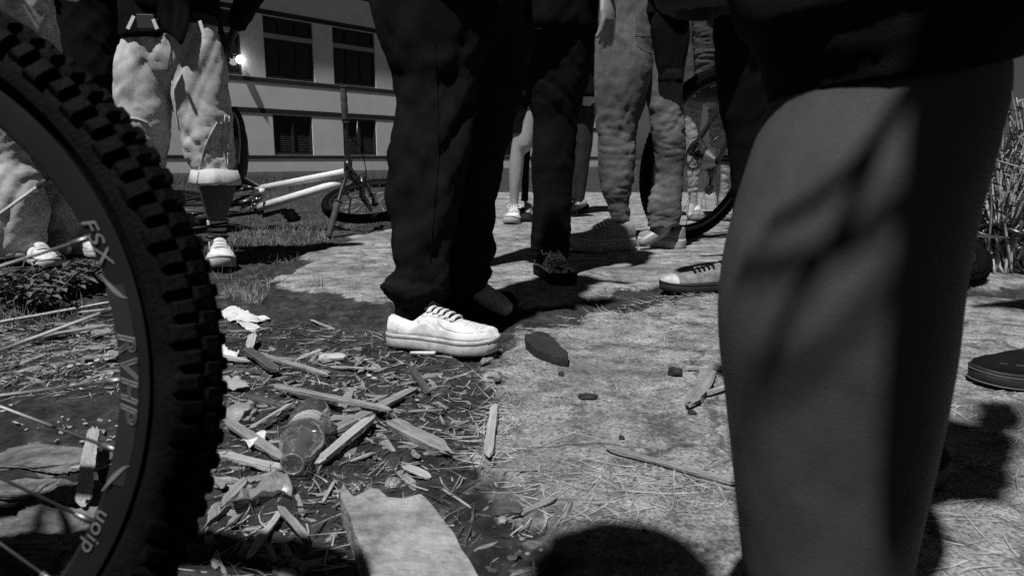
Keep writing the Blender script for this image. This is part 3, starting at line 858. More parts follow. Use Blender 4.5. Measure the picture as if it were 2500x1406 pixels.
    if lace is not None:
        q = MB()
        rows = 5
        for i in range(rows):
            s = .405 + .215 * i / (rows - 1)
            for sg in (1, -1):
                a0 = PI / 2 + sg * .52; a1 = PI / 2 - sg * .45
                pts = [S(s + (.0 if sg > 0 else .018) * u + .02 * sg * (u - .5), a0 + (a1 - a0) * u, (.003 + .0035 * math.sin(PI * u)) * k) for u in [x / 8 for x in range(9)]]
                q.tube(pts, .0032 * k, 8)
        if bow:
            b0 = S(.40, PI / 2, .006 * k)
            for sg in (1, -1):
                q.tube(catmull([tuple(b0 + Vector(v) * k) for v in ((0, 0, 0), (.004, sg * .02, .012), (.008, sg * .04, .006), (.018, sg * .038, -.008), (.012, sg * .016, .0), (.002, 0, .002))], 20), .0026 * k, 7)
                q.tube(catmull([tuple(b0 + Vector(v) * k) for v in ((0, 0, 0), (.02, sg * .012, .006), (.045, sg * .022, -.012), (.06, sg * .028, -.02))], 12), .0026 * k, 7)
        sub(q, 'lace', lace)
    return up, M, k

# ------------------------------------------------------------------ clothes and bodies
def pxring(py, pl, pr, Y, kd=.9):
    a, c = at(pl, py, Y), at(pr, py, Y)
    return (*((a + c) / 2), (c - a).length / 2, kd)
from mathutils.bvhtree import BVHTree
def on_surface(o, pts, off=.002, n=24):
    """points of the object's surface seen at the given pixels"""
    bv = BVHTree.FromPolygons([v.co.copy() for v in o.data.vertices], [tuple(p.vertices) for p in o.data.polygons])
    out = []; c = Vector((0, 0, CAM_H))
    for x, y in catmull([tuple(p) + (0,) for p in pts], n)[:, :2]:
        d = ray(x, y).normalized(); h_ = bv.ray_cast(c, d)
        if h_[0] is not None: out.append(h_[0] - d * off)
    return out
def wrinkle(kind, amp, zfun=None, seed=0.0):
    """folds: long narrow ridges; each set = (angle to the horizontal, width, length ratio, share)"""
    S_ = {'horiz': ((5, .034, 8, .6), (-14, .048, 7, .5), (22, .024, 6, .25)), 'diag': ((48, .060, 7, .6), (-40, .05, 7, .45), (68, .03, 7, .22)),
          'vert': ((86, .05, 5, .7), (75, .03, 5, .35)), 'big': ((62, .09, 10, .8), (-56, .08, 10, .6), (30, .045, 8, .3)), 'crumple': ((20, .04, 2, .6), (-60, .05, 2, .6), (70, .022, 3, .3))}[kind]
    def f(p):
        a = amp * (zfun(p.z) if zfun else 1); tot = 0
        x, y, z = p.x + .45 * p.y, p.y, p.z
        for k, (an, wl, st, sh) in enumerate(S_):
            c, s = math.cos(R(an)), math.sin(R(an))
            u, v = x * c + z * s, -x * s + z * c
            v += .35 * wl * noise.noise(Vector((x / (wl * 3) + seed, y / (wl * 3), z / (wl * 3) + k)))
            n = noise.noise(Vector((u / (wl * st) + seed + 7 * k, v / wl, y / (wl * 2.2) + k)))
            g = .5 + .9 * noise.noise(Vector((x * 4 + seed + 3 * k, y * 4, z * 4)))
            tot += sh * (max(-.5, 1 - abs(n) * 3.2)) * min(1.2, max(.0, g))
        return a * (tot - .1) + .0006 * noise.noise(p * 120)
    return f
def loft(q, rows, n, seg=88, facing=0.0, hem=False, tap=None):
    P = catmull(rows, n); rs = []
    for x, y, z, r_, kd in P:
        rs.append([Vector((x + r_ * math.cos(a), y + r_ * kd * math.sin(a), z)) for a in [2 * PI * k / seg for k in range(seg)]])
    if hem:                                              # turn the hem in
        x, y, z, r_, kd = P[-1]
        for dz, g in ((-.004, .985), (-.003, .95), (.012, .93), (.05, .9)):
            rs.append([Vector((x + g * r_ * math.cos(a), y + g * r_ * kd * math.sin(a), z + dz)) for a in [2 * PI * k / seg for k in range(seg)]])
    q.rings(rs, True, True)
def garment(name, parts, m, parent, wr, label=None, hem=True):
    q = MB()
    for rows in parts:
        z = abs(rows[0][2] - rows[-1][2]); n = max(24, int(z / .0075))
        loft(q, rows, n, 96, hem=hem)
    o = q.build(name, m, parent)
    for f in (wr if isinstance(wr, (list, tuple)) else [wr]): displace(o, f)
    if label: o['label'] = label
    return o
def limb(q, pts, rad, seg=16):
    n = 10 * (len(pts) - 1); P = catmull([tuple(p) + (r_,) for p, r_ in zip(pts, rad)], n)
    q.tube(P[:, :3], list(P[:, 3]), seg)
    for e in (P[0], P[-1]): q.ball(e[:3], e[3] * .98, 14, 9)
def person(label, xy, face, ankles, hip, skin=M_SKIN, knees=None, calf=None, top_m=M_BLACKSHIRT, hem_z=None, arms=None, scale=1.0, sit=None, voxel=.014, hair=True, group='people standing in the crowd', lean=(0, 0), shoulders=.19, upper=True, extra_body=None, legpath=None):
    """xy = hip centre on the ground plan; face = heading in degrees"""
    f = Vector((math.cos(R(face)), math.sin(R(face)), 0)); sd_ = Vector((-f.y, f.x, 0))        # sd_ = person's left
    h = Vector((xy[0], xy[1], hip))
    t = empty('person', (xy[0], xy[1], 0), label, 'person', group)
    q = MB(); S_ = scale
    for i, sg in enumerate((1, -1)):
        a = Vector(ankles[i]); hp = h + sd_ * sg * .09 * S_
        kn = Vector(knees[i]) if knees else (a + hp) / 2 + f * .03 + Vector((0, 0, .02))
        if legpath and legpath[i]:
            rows = legpath[i]; P = catmull(rows, 24)
            P = [p for p in P if a.z - .01 < p[2] < h.z - .1]
            P.sort(key=lambda p: -p[2])
            pts = [hp] + [Vector(p[:3]) for p in P] + [a]
            dr = [min(.088 - .05 * min(1, max(0, (h.z - p[2]) / h.z)), .66 * p[3] * p[4]) for p in P]
            q.tube(pts, [.07] + dr + [min(.034, dr[-1])], 16); q.ball(hp, .07, 14, 9); q.ball(a, .033, 12, 8)
        elif calf and calf[i]: 
            for rows in calf[i]: loft(q, rows, 40, 40)
            limb(q, [hp, (hp + kn) / 2, kn], [.088 * S_, .078 * S_, .06 * S_])
        else:
            limb(q, [hp, hp * .5 + kn * .5, kn, kn * .62 + a * .38 - f * .012, kn * .25 + a * .75, a], [.088 * S_, .078 * S_, .055 * S_, .056 * S_, .04 * S_, .036 * S_])
        limb(q, [a, a + f * .1 - Vector((0, 0, max(0, a.z - .035))) * 1], [.034 * S_, .028 * S_])
    ln = Vector((lean[0], lean[1], 0))
    sh = h + Vector((0, 0, .50 * S_)) + ln; nk = sh + Vector((0, 0, .06)); hd = sh + Vector((0, 0, .22 * S_)) + f * .03 + ln * .3
    def ell(c, rx, ry, n=24): return [c + sd_ * rx * math.cos(a) + f * ry * math.sin(a) for a in [2 * PI * k / n for k in range(n)]]
    tor = [(h - Vector((0, 0, .08)), .13, .1), (h, .165, .12), (h + (sh - h) * .35, .14, .1), (h + (sh - h) * .7, .165, .115), (sh - Vector((0, 0, .05)), .175, .1), (sh + Vector((0, 0, .02)), .10, .07)]
    q.rings([ell(c, a * S_, b_ * S_) for c, a, b_ in tor])
    limb(q, [sh - Vector((0, 0, .02)), nk, hd - Vector((0, 0, .06))], [.06, .054, .052])
    q.ball(hd, (.078, .09, .115) if abs(f.y) > .7 else (.09, .078, .115), 24, 16)
    q.ball(hd + f * .092 - Vector((0, 0, .012)), .016, 10, 8); q.ball(hd + f * .075 - Vector((0, 0, .075)), .03, 10, 8)
    for sg in (1, -1):
        q.ball(hd + sd_ * sg * .08, (.016, .016, .03), 8, 6)
        q.ball(hd + f * .078 + sd_ * sg * .03 + Vector((0, 0, .012)), .013, 8, 6)
    hands = []
    for i, sg in enumerate((1, -1)):
        sho = sh + sd_ * sg * shoulders * S_ - Vector((0, 0, .03))
        if arms and arms[i]: el, wr_ = Vector(arms[i][0]), Vector(arms[i][1])
        else: el = sho + sd_ * sg * .06 - Vector((0, 0, .25)) - f * .03; wr_ = el + Vector((0, 0, .17)) + f * .15 - sd_ * sg * .07
        limb(q, [sho, (sho + el) / 2, el, (el * .6 + wr_ * .4), wr_], [.055, .047, .038, .038, .026])
        hands.append((el, wr_, sg))
    body = q.build('body', skin, t)
    remesh(body, voxel, 5)
    # hands: palm, four fingers and a thumb, fused to each other and joined into the body mesh
    hq = MB()
    for el, wr_, sg in hands:
        d = (wr_ - el).normalized(); fwd = (f - d * f.dot(d)).normalized(); out = d.cross(fwd).normalized() * 1.0
        if arms and len(arms) > 2 and arms[2] and arms[2].get(sg): fwd, out = arms[2][sg]; fwd = (fwd - d * fwd.dot(d)).normalized(); out = d.cross(fwd).normalized()
        for j, (o_, ln_, cu) in enumerate(((.030, .074, .25), (.010, .084, .35), (-.011, .078, .45), (-.030, .062, .55))):
            b0 = wr_ + d * .085 + fwd * o_; 
            dd = d; P = [wr_ + d * .02 + fwd * o_ * .5, b0]
            for sgm in (.45, .32, .23):
                dd = (dd + out * -sg * cu * .55).normalized(); P.append(P[-1] + dd * ln_ * sgm)
            hq.tube(catmull([tuple(p) for p in P], 24), [.0115 - .004 * x / 23 for x in range(24)], 10); hq.ball(P[-1], .0074, 10, 8)
        hq.rings([[wr_ + d * u + fwd * (a_ * math.cos(x)) + out * (b_ * math.sin(x)) for x in [2 * PI * k / 18 for k in range(18)]] for u, a_, b_ in ((-.03, .026, .021), (.0, .028, .02), (.03, .036, .017), (.065, .043, .016), (.092, .042, .012), (.1, .03, .007))])
        P = [wr_ + d * .02 + fwd * .02, wr_ + d * .05 + fwd * .045 - out * sg * .008, wr_ + d * .08 + fwd * .056 - out * sg * .018, wr_ + d * .105 + fwd * .056 - out * sg * .026]
        hq.tube(catmull([tuple(p) for p in P], 18), [.0155 - .0065 * x / 17 for x in range(18)], 10); hq.ball(P[-1], .0086, 10, 8)
    ho = hq.build('hands_tmp', skin, None); remesh(ho, .0035, 3)
    bm = bmesh.new(); bm.from_mesh(body.data); bm.from_mesh(ho.data); bm.to_mesh(body.data); bm.free()
    body.data.polygons.foreach_set('use_smooth', [True] * len(body.data.polygons))
    bpy.data.objects.remove(ho)
    if extra_body: extra_body(body)
    if hair:
        q = MB(); q.ball(hd - f * .012 + Vector((0, 0, .022)), .098, 20, 14); ob = q.build('hair', M_HAIR, t)
        ob.scale = (1, 1, 1); displace(ob, lambda p: -.03 if (p - hd).dot(f) > .05 and p.z < hd.z + .06 else .006 * fbm(p * 40))
    # upper garment
    if upper:
        hz_ = hem_z if hem_z is not None else hip - .05
        q = MB()
        bot = Vector((h.x, h.y, hz_))
        g = [(bot, .19, .15), (h + Vector((0, 0, .08)), .185, .145), (h + (sh - h) * .45, .175, .13), (h + (sh - h) * .75, .195, .14), (sh - Vector((0, 0, .04)), .19, .115), (sh + Vector((0, 0, .035)), .095, .075)]
        q.rings([ell(c, a * S_, b_ * S_, 32) for c, a, b_ in g])
        for el, wr_, sg in hands:
            sho = sh + sd_ * sg * (shoulders - .005) * S_ - Vector((0, 0, .035))
            limb(q, [sho, (sho + el) / 2, el, el * .5 + wr_ * .5, wr_ + (el - wr_) * .06], [.072, .064, .056, .05, .044])
        ob = q.build('jacket' if top_m is M_GREYJACKET else 'shirt', top_m, t); remesh(ob, .014, 8)
        displace(ob, wrinkle('diag', .010, seed=xy[0] * 3))
    t['_f'] = 0; del t['_f']
    return t, dict(h=h, f=f, sd=sd_, sh=sh, hd=hd, hands=hands)
def ankle(px, py, Y, z=.09): p = at(px, py, Y); return Vector((p.x, p.y, z))

# A: black baggy trousers with a rolled hem, white sneaker
heelA, toeA = gnd(952, 838), gnd(1216, 866)
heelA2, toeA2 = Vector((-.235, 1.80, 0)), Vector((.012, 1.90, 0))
YA, YB = 1.575, 1.83
hipA = at(1085, 0, 1.70)
nearleg = [pxring(y, l, r, Y, k) for y, l, r, Y, k in [(-180, 905, 1190, 1.66, .85), (-60, 900, 1185, 1.66, .85), (60, 913, 1180, 1.65, .85), (150, 940, 1175, 1.64, .85), (200, 957, 1172, 1.64, .85), (255, 953, 1168, 1.63, .85), (330, 943, 1160, 1.62, .85), (400, 941, 1152, 1.61, .85),
           (480, 945, 1140, 1.60, .85), (545, 956, 1126, 1.59, .85), (605, 960, 1118, 1.58, .85), (650, 968, 1112, 1.575, .85), (672, 955, 1108, 1.575, .85), (690, 934, 1104, 1.575, .85), (708, 930, 1100, 1.575, .85), (724, 940, 1092, 1.575, .85), (738, 958, 1080, 1.575, .85),
           (752, 962, 1076, 1.575, .85), (768, 966, 1068, 1.575, .8), (782, 975, 1062, 1.575, .78), (796, 985, 1058, 1.575, .75), (808, 1000, 1052, 1.575, .72)]]
farleg = [pxring(y, l, r, 1.84, .8) for y, l, r in [(-180, 1020, 1300), (0, 1030, 1300), (120, 1040, 1298), (230, 1050, 1283), (290, 1052, 1268), (340, 1055, 1254), (400, 1058, 1238), (470, 1060, 1222), (530, 1062, 1208), (585, 1066, 1204), (615, 1070, 1212), (640, 1072, 1204), (662, 1074, 1212), (690, 1076, 1200), (715, 1082, 1192), (738, 1088, 1180)]]
hips = [pxring(y, l, r, Y, k) for y, l, r, Y, k in [(-260, 935, 1260, 1.72, .7), (-120, 925, 1270, 1.72, .7), (0, 915, 1285, 1.72, .7), (60, 940, 1280, 1.72, .6), (140, 980, 1262, 1.72, .5)]]
t, _ = person('person in baggy black trousers with rolled hem and one brightly lit white sneaker', (hipA.x, hipA.y), -18,
              [ankle(1145, 700, YB), ankle(1020, 780, YA)], .90, hem_z=.80, top_m=M_BLACKSHIRT, legpath=[farleg, nearleg])
gA = garment('trousers', [nearleg, farleg, hips], M_BLACKDENIM, t, [wrinkle('big', .018, None, .3), wrinkle('diag', .011, None, 2.3), wrinkle('horiz', .010, lambda z: max(0, 1 - z / .30) + .3 * (.35 < z < .55), 4.2)])
q = MB()                                                # outer leg seam
q.tube(on_surface(gA, ((1062, 100), (1068, 250), (1070, 380), (1062, 480), (1055, 560), (1050, 640)), .0012, 60), .0014, 6)
q.build('seam', M_BLACKDENIM, t)
shoe(t, heelA, toeA, 'low', lace=M_LACE, label='brightly lit white leather sneaker', linem=M_STITCH, overlay=M_SHOEWHITE, perf=True)
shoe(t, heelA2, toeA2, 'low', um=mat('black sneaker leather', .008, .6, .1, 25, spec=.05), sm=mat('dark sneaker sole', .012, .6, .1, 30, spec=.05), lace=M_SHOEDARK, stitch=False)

# B: black trousers, patterned sneaker, hand hanging
hb, tb = Vector((.105, 2.575, 0)), Vector((.185, 2.305, 0))
wrB = at(1480, -16, 2.40); elB = at(1458, -300, 2.46)
hipB = at(1330, 0, 2.50)
patt = mat('zebra print shoe canvas', .26, .7, .98, 75, .2, 500, contrast=(.47, .53))
leg = [pxring(y, l, r, Y, .85) for y, l, r, Y in [(-200, 1265, 1462, 2.5), (-60, 1268, 1462, 2.5), (90, 1275, 1452, 2.5), (180, 1281, 1440, 2.5), (240, 1284, 1425, 2.5), (300, 1300, 1412, 2.5), (400, 1297, 1405, 2.5), (500, 1300, 1396, 2.5), (560, 1297, 1393, 2.5), (600, 1294, 1390, 2.5), (622, 1300, 1386, 2.5), (640, 1306, 1374, 2.5)]]
leg2 = [pxring(y, l, r, 2.68, .85) for y, l, r in [(-200, 1090, 1270), (0, 1100, 1265), (150, 1105, 1250), (240, 1105, 1230), (400, 1110, 1195), (550, 1115, 1180), (640, 1120, 1175)]]
hips = [pxring(y, l, r, 2.54, .6) for y, l, r in [(-260, 1150, 1450), (-100, 1150, 1455), (60, 1160, 1450), (150, 1180, 1430), (215, 1215, 1380)]]
t, _ = person('person in slim black trousers with a black and white patterned sneaker', (hipB.x, hipB.y), -74,
              [ankle(1340, 640, 2.50), ankle(1150, 620, 2.68)], .92, skin=M_SKIN, hem_z=.84, top_m=M_BLACKSHIRT,
              arms=[(elB, wrB), None, {1: (Vector((.62, .78, 0)), Vector((1, 0, 0)))}], legpath=[leg, leg2])
garment('trousers', [leg, leg2, hips], mat('black slim trousers', .0075, .85, .35, 9, .5, 900, spec=.06), t, [wrinkle('horiz', .009, lambda z: .35 + max(0, 1 - z / .3), 2.2), wrinkle('diag', .007, None, 1.2)])
shoe(t, hb, tb, 'low', um=patt, sm=M_SHOEDARK, lace=M_LACE, bow=True, stitch=False, label='black and white patterned low sneaker with white laces')
shoe(t, (-.19, 2.74, 0), (-.16, 2.47, 0), 'low', um=patt, sm=M_SHOEDARK, lace=M_LACE, stitch=False)
q = MB()
for k, rr in enumerate((.036, .039, .037)):
    c = wrB + (wrB - elB).normalized() * (-.01 - .012 * k)
    pts = [c + Vector((rr * math.cos(a), rr * math.sin(a), .006 * math.sin(3 * a + k))) for a in [2 * PI * j / 26 for j in range(27)]]
    q.tube(pts, .0035, 6)
q.build('bracelet', M_CHAIN, t)

# C: grey jeans and chunky runners, turned to the left
lh, lt = Vector((.575, 3.27, 0)), Vector((.262, 3.165, 0)); rh, rt = Vector((.815, 3.27, 0)), Vector((.60, 3.43, 0))
hipC = at(1572, 40, 3.36)
l1 = [pxring(y, l, r, 3.28, .9) for y, l, r in [(-70, 1470, 1610), (40, 1462, 1600), (110, 1452, 1602), (170, 1450, 1600), (230, 1451, 1582), (300, 1454, 1560), (340, 1458, 1552), (380, 1459, 1552), (430, 1462, 1548), (470, 1470, 1540), (500, 1482, 1536), (525, 1488, 1538), (545, 1493, 1538), (562, 1496, 1536)]]
l2 = [pxring(y, l, r, 3.27, .9) for y, l, r in [(-70, 1560, 1690), (60, 1565, 1684), (140, 1570, 1676), (200, 1576, 1668), (250, 1580, 1668), (300, 1588, 1671), (345, 1592, 1674), (380, 1598, 1673), (430, 1602, 1668), (475, 1588, 1666), (505, 1580, 1664), (530, 1580, 1662), (552, 1582, 1658)]]
hips = [pxring(y, l, r, 3.34, .62) for y, l, r in [(-110, 1472, 1690), (0, 1466, 1686), (80, 1462, 1680), (160, 1470, 1668), (215, 1500, 1640)]]
t, _ = person('person in grey jeans and chunky grey running shoes, turned to the left', (hipC.x, hipC.y), 190,
              [ankle(1515, 560, 3.28), ankle(1620, 560, 3.27)], .95, hem_z=1.04, top_m=M_BLACKSHIRT, legpath=[l1, l2])
gj = garment('trousers', [l1, l2, hips], M_JEANS, t, [wrinkle('horiz', .0085, lambda z: .25 + .75 * (z < .66), 1.1), wrinkle('diag', .009, lambda z: .4 + .6 * (z > .5), 5.5)])
q = MB()
for pts in (((1549, 46), (1548, 100), (1549, 150), (1552, 175)), ((1551, 84), (1575, 85), (1602, 86)), ((1550, 88), (1575, 89), (1602, 90)), ((1552, 108), (1575, 124), (1602, 132))):
    P = on_surface(gj, pts, .001)
    q = MB()
    if len(P) > 3: q.tube(P, .0011, 6); q.build('stitching', mat('pale jeans thread', .22, .8), t)
shoe(t, lh, lt, 'chunk', um=M_SHOEGREY, sm=M_SHOESOLE, lace=M_LACE, stitch=True, chunky=True, linem=M_STITCH, overlay=M_SHOEOVER)
shoe(t, rh, rt, 'chunk', um=M_SHOEGREY, sm=M_SHOESOLE, lace=M_LACE, stitch=True, chunky=True, bow=True, linem=M_STITCH, overlay=M_SHOEOVER)
# dark cloth added over the hip, standing in for shade there
jk = [pxring(y, l, r, 3.19, .4) for y, l, r in [(10, 1600, 1676), (60, 1588, 1682), (110, 1594, 1680), (170, 1604, 1670), (200, 1606, 1668)]]
garment('hip_shade_cloth', [jk], M_BLACKSHIRT, t, wrinkle('vert', .012, None, 2.2))

# D: pale cargo shorts, striped sock, pale sneaker
hd_, td = gnd(523, 602), gnd(556, 659)
hd_ = Vector((-1.23, 2.905, 0)); td = Vector((-1.115, 2.630, 0))
hipD = at(420, 60, 2.82); YD = 2.78
shin = [[pxring(y, l, r, 2.86, .95) for y, l, r in [(330, 470, 578), (400, 480, 578), (455, 487, 575), (490, 495, 566), (520, 503, 556), (545, 509, 550), (565, 511, 549), (590, 512, 552), (610, 514, 556)]]]
l1 = [pxring(y, l, r, 2.78, .85) for y, l, r in [(62, 318, 420), (80, 302, 424), (110, 291, 426), (160, 283, 420), (215, 278, 416), (260, 280, 414), (290, 283, 414), (325, 300, 413), (370, 335, 410), (410, 362, 406), (438, 376, 404), (450, 380, 402)]]
l2 = [pxring(y, l, r, 2.78, .85) for y, l, r in [(62, 424, 522), (80, 425, 530), (110, 424, 540), (160, 421, 552), (215, 420, 557), (260, 426, 560), (290, 432, 566), (340, 442, 567), (380, 452, 570), (415, 464, 575), (432, 473, 580), (443, 473, 583), (452, 474, 582)]]
hips = [pxring(y, l, r, 2.80, .62) for y, l, r in [(55, 305, 528), (75, 300, 530), (110, 296, 534), (160, 310, 530), (200, 345, 500), (232, 390, 460)]]
t, _ = person('person in crumpled pale cargo shorts with a striped sock and pale sneaker', (hipD.x, hipD.y), -72,
              [ankle(531, 560, 2.86), ankle(390, 560, 2.9)], .84, skin=M_SKINDARK, calf=[shin, None], hem_z=.86, arms=[(Vector((-1.03, 2.97, 1.12)), Vector((-1.15, 3.06, .97))), (Vector((-1.55, 2.86, 1.12)), Vector((-1.42, 3.02, .97)))], top_m=M_BLACKSHIRT, legpath=[None, l1])
gk = garment('cargo_shorts', [l1, l2, hips], M_KHAKI, t, [wrinkle('big', .016, None, 2.2), wrinkle('diag', .006, None, 8.2), wrinkle('horiz', .006, lambda z: .3 + .7 * (z < .56), 3.3)])
q = MB()
for rows in ([pxring(y, l, r, 2.79, .7) for y, l, r in [(40, 312, 522), (52, 308, 526), (66, 304, 530)]],): loft(q, rows, 8, 60)
bl = q.build('belt', M_BELT, t)
q = MB(); c = at(358, 55, 2.60); q.box(c, (.030, .012, .026), Matrix.Rotation(R(8), 3, 'Z')); bevel(q.build('pouch', M_BELT, t, False), .004)
q = MB()
for x, y, x2, y2 in ((327, 40, 312, 72), (488, 52, 500, 92), (374, 48, 384, 72)):
    a, c = at(x, y, 2.585), at(x2, y2, 2.575); d = (c - a).normalized(); s_ = d.cross(Vector((0, 1, 0))).normalized()
    q.box((a + c) / 2, (.006, .002, (c - a).length / 2), Matrix((s_, s_.cross(d) * -1, d)).transposed())
q.build('belt_loop', M_KHAKI, t, False)
q = MB(); q.tube(on_surface(gk, ((398, 84), (412, 95), (418, 120), (414, 145), (410, 175))), .0014, 6); q.build('drawstring', M_BELT, t)
for pts in (((550, 282), (546, 320), (545, 365), (552, 400)), ((560, 285), (559, 320), (556, 372), (556, 405)), ((540, 300), (550, 340), (560, 380)), ((318, 310), (328, 330), (345, 360)), ((480, 445), (500, 360), (530, 300)), ((300, 292), (330, 290), (360, 300))):
    P = on_surface(gk, pts, .002)
    if len(P) > 3:
        q = MB(); q.tube(P, .003, 7); q.build('pocket_seam', M_KHAKI, t)
flap = [pxring(y, l, r, Y, k) for y, l, r, Y, k in [(-80, 310, 520, 2.76, .8), (0, 330, 470, 2.70, .6), (40, 380, 462, 2.67, .4), (75, 402, 458, 2.655, .3), (98, 428, 452, 2.65, .3), (106, 436, 446, 2.65, .3)]]
garment('shirt_tail', [flap], M_BLACKSHIRT, t, wrinkle('vert', .006, None, 1.0))
sk = [pxring(y, l, r, 2.86, .95) for y, l, r in [(538, 506, 553), (550, 507, 552), (562, 508, 551), (575, 509, 552), (590, 510, 555), (612, 512, 560)]]
q = MB(); loft(q, sk, 20, 40); q.build('sock', M_SOCK, t)
q = MB()
for y, l, r in ((548, 505, 553), (553, 505, 553), (565, 506, 553), (578, 507, 554)):
    x_, y_, z_, r_, kd = pxring(y, l, r, 2.86, .95); tl = .006 * math.sin(y)
    q.tube([Vector((x_ + r_ * 1.02 * math.cos(a), y_ + r_ * .97 * math.sin(a), z_ + tl * math.cos(a))) for a in [2 * PI * j / 30 for j in range(31)]], .0042, 8)
q.build('sock_stripe', M_BLACKSHIRT, t)
shoe(t, hd_, td, 'run', um=M_SHOEWHITE, sm=M_SOLEWHITE, lace=M_LACE, stitch=True, overlay=M_SHOEWHITE)
shoe(t, (-1.40, 3.08, 0), (-1.42, 2.80, 0), 'run', um=M_SHOEWHITE, sm=M_SOLEWHITE, lace=M_LACE, stitch=False)

# E: bare tan leg with a white running shoe far behind
YE = 4.70
calfE = [[pxring(y, l, r, YE, 1) for y, l, r in [(250, 1252, 1300), (290, 1252, 1294), (330, 1252, 1286), (365, 1247, 1281), (400, 1243, 1279), (430, 1242, 1276), (460, 1243, 1271), (485, 1245, 1267), (505, 1245, 1266), (520, 1246, 1266)]]]
hipE = at(1275, 60, 4.75)
s1_ = [pxring(y, l, r, YE, .95) for y, l, r in [(40, 1235, 1300), (150, 1238, 1302), (250, 1242, 1300), (300, 1246, 1294), (325, 1247, 1292)]]
s2_ = [pxring(y, l, r, 4.88, .95) for y, l, r in [(40, 1255, 1330), (150, 1262, 1325), (250, 1266, 1304), (330, 1272, 1298), (420, 1274, 1292), (490, 1272, 1290)]]
t, _ = person('person with a bare tan shin and white running shoe, seen between the black trousers', (hipE.x, hipE.y), -98,
              [ankle(1256, 500, YE), ankle(1290, 500, 4.85)], .90, calf=[calfE, None], hem_z=.8, legpath=[None, s2_])
garment('shorts', [s1_, s2_], M_BLACKCLOTH, t, wrinkle('vert', .008, None, 1.7))
shoe(t, Vector((.03, 4.80, 0)), Vector((-.018, 4.50, 0)), 'run', um=M_SHOEWHITE, sm=M_SOLEWHITE, lace=M_LACE, bow=True)
shoe(t, Vector((.06, 4.93, 0)), Vector((.10, 4.66, 0)), 'run', um=M_SHOEDARK, sm=M_SOLEDARK)

# F: black trousers behind the patterned sneaker
YF = 5.4
hipF = at(1425, 60, YF)
l1 = [pxring(y, l, r, YF, .9) for y, l, r in [(20, 1400, 1478), (160, 1400, 1470), (260, 1400, 1456), (340, 1400, 1447), (420, 1402, 1436), (480, 1404, 1428), (500, 1404, 1424)]]
l2 = [pxring(y, l, r, 5.6, .9) for y, l, r in [(20, 1375, 1430), (200, 1378, 1425), (350, 1382, 1420), (485, 1385, 1412)]]
t, _ = person('person in dark loose trousers far behind, standing left of the grey jeans', (hipF.x, hipF.y), 200, [ankle(1425, 500, YF), ankle(1400, 490, 5.6)], .92, legpath=[l1, l2])
garment('trousers', [l1, l2], mat('dark grey trousers', .02, .9, .4, 12, .4, 700), t, wrinkle('vert', .012, None, .7))
shoe(t, gnd(1432, 520) + Vector((0.02, .0, 0)), gnd(1432, 520) + Vector((-.26, -.02, 0)), 'low', um=M_SHOEDARK, sm=M_SOLEDARK)
shoe(t, Vector((at(1410, 505, 5.6).x, 5.6, 0)), Vector((at(1410, 505, 5.6).x - .25, 5.55, 0)), 'low', um=M_SHOEDARK, sm=M_SOLEDARK)

# G: the big bare calf close to the camera
YG = .475
cg = [[pxring(y, l, r, YG, 1.0) for y, l, r in [(60, 1935, 2400), (150, 1915, 2420), (235, 1897, 2418), (300, 1872, 2402), (400, 1836, 2376), (500, 1806, 2348), (600, 1780, 2326), (700, 1765, 2310), (780, 1761, 2302), (850, 1764, 2294), (1000, 1781, 2270), (1150, 1796, 2242), (1300, 1811, 2212), (1406, 1822, 2192), (1550, 1845, 2150), (1750, 1880, 2090)]]]
ga = at(1990, 1900, YG)
hipG = at(2330, -400, .60)
legx = at(2100, 700, YG)
t, _ = person('person with a big bare calf below dark shorts close to the camera', (.305, .60), 15,
              [Vector((.37, .82, .09)), Vector((ga.x, YG, .09))], .92, skin=M_SKINDARK, knees=[Vector((.34, .74, .49)), Vector((.235, .49, .50))], calf=[None, cg], voxel=.008, top_m=M_BLACKSHIRT)
sg_ = [pxring(y, l, r, Y, 1.0) for y, l, r, Y in [(-900, 1800, 2600, .56), (-500, 1780, 2600, .53), (-250, 1775, 2600, .51), (-100, 1785, 2590, .495), (0, 1806, 2560, .485), (60, 1826, 2530, .48), (110, 1856, 2510, .478), (165, 1876, 2480, .475), (215, 1888, 2450, .475), (236, 1891, 2436, .475)]]
sg2 = [(.29, .68, .88, .11, 1), (.30, .70, .75, .105, 1), (.32, .72, .62, .095, 1), (.335, .74, .50, .088, 1)]
sg3 = [(.305, .60, 1.0, .15, 1.15), (.305, .60, .92, .16, 1.15), (.305, .60, .80, .15, 1.15)]
gs = garment('shorts', [sg_, sg2, sg3], M_SHORTS, t, [wrinkle('diag', .006, lambda z: 1.0, 3.1)])
for v in gs.data.vertices:
    if v.co.z < .60 and v.co.x < .40: v.co.z += (v.co.x - .17) * .17 * min(1, (.60 - v.co.z) / .08)
shoe(t, Vector((ga.x - .08, YG, 0)), Vector((ga.x + .20, YG + .02, 0)), 'low', um=M_SHOEDARK, sm=M_SOLEDARK)
shoe(t, Vector((.31, .80, 0)), Vector((.57, .88, 0)), 'low', um=M_SHOEDARK, sm=M_SOLEDARK)

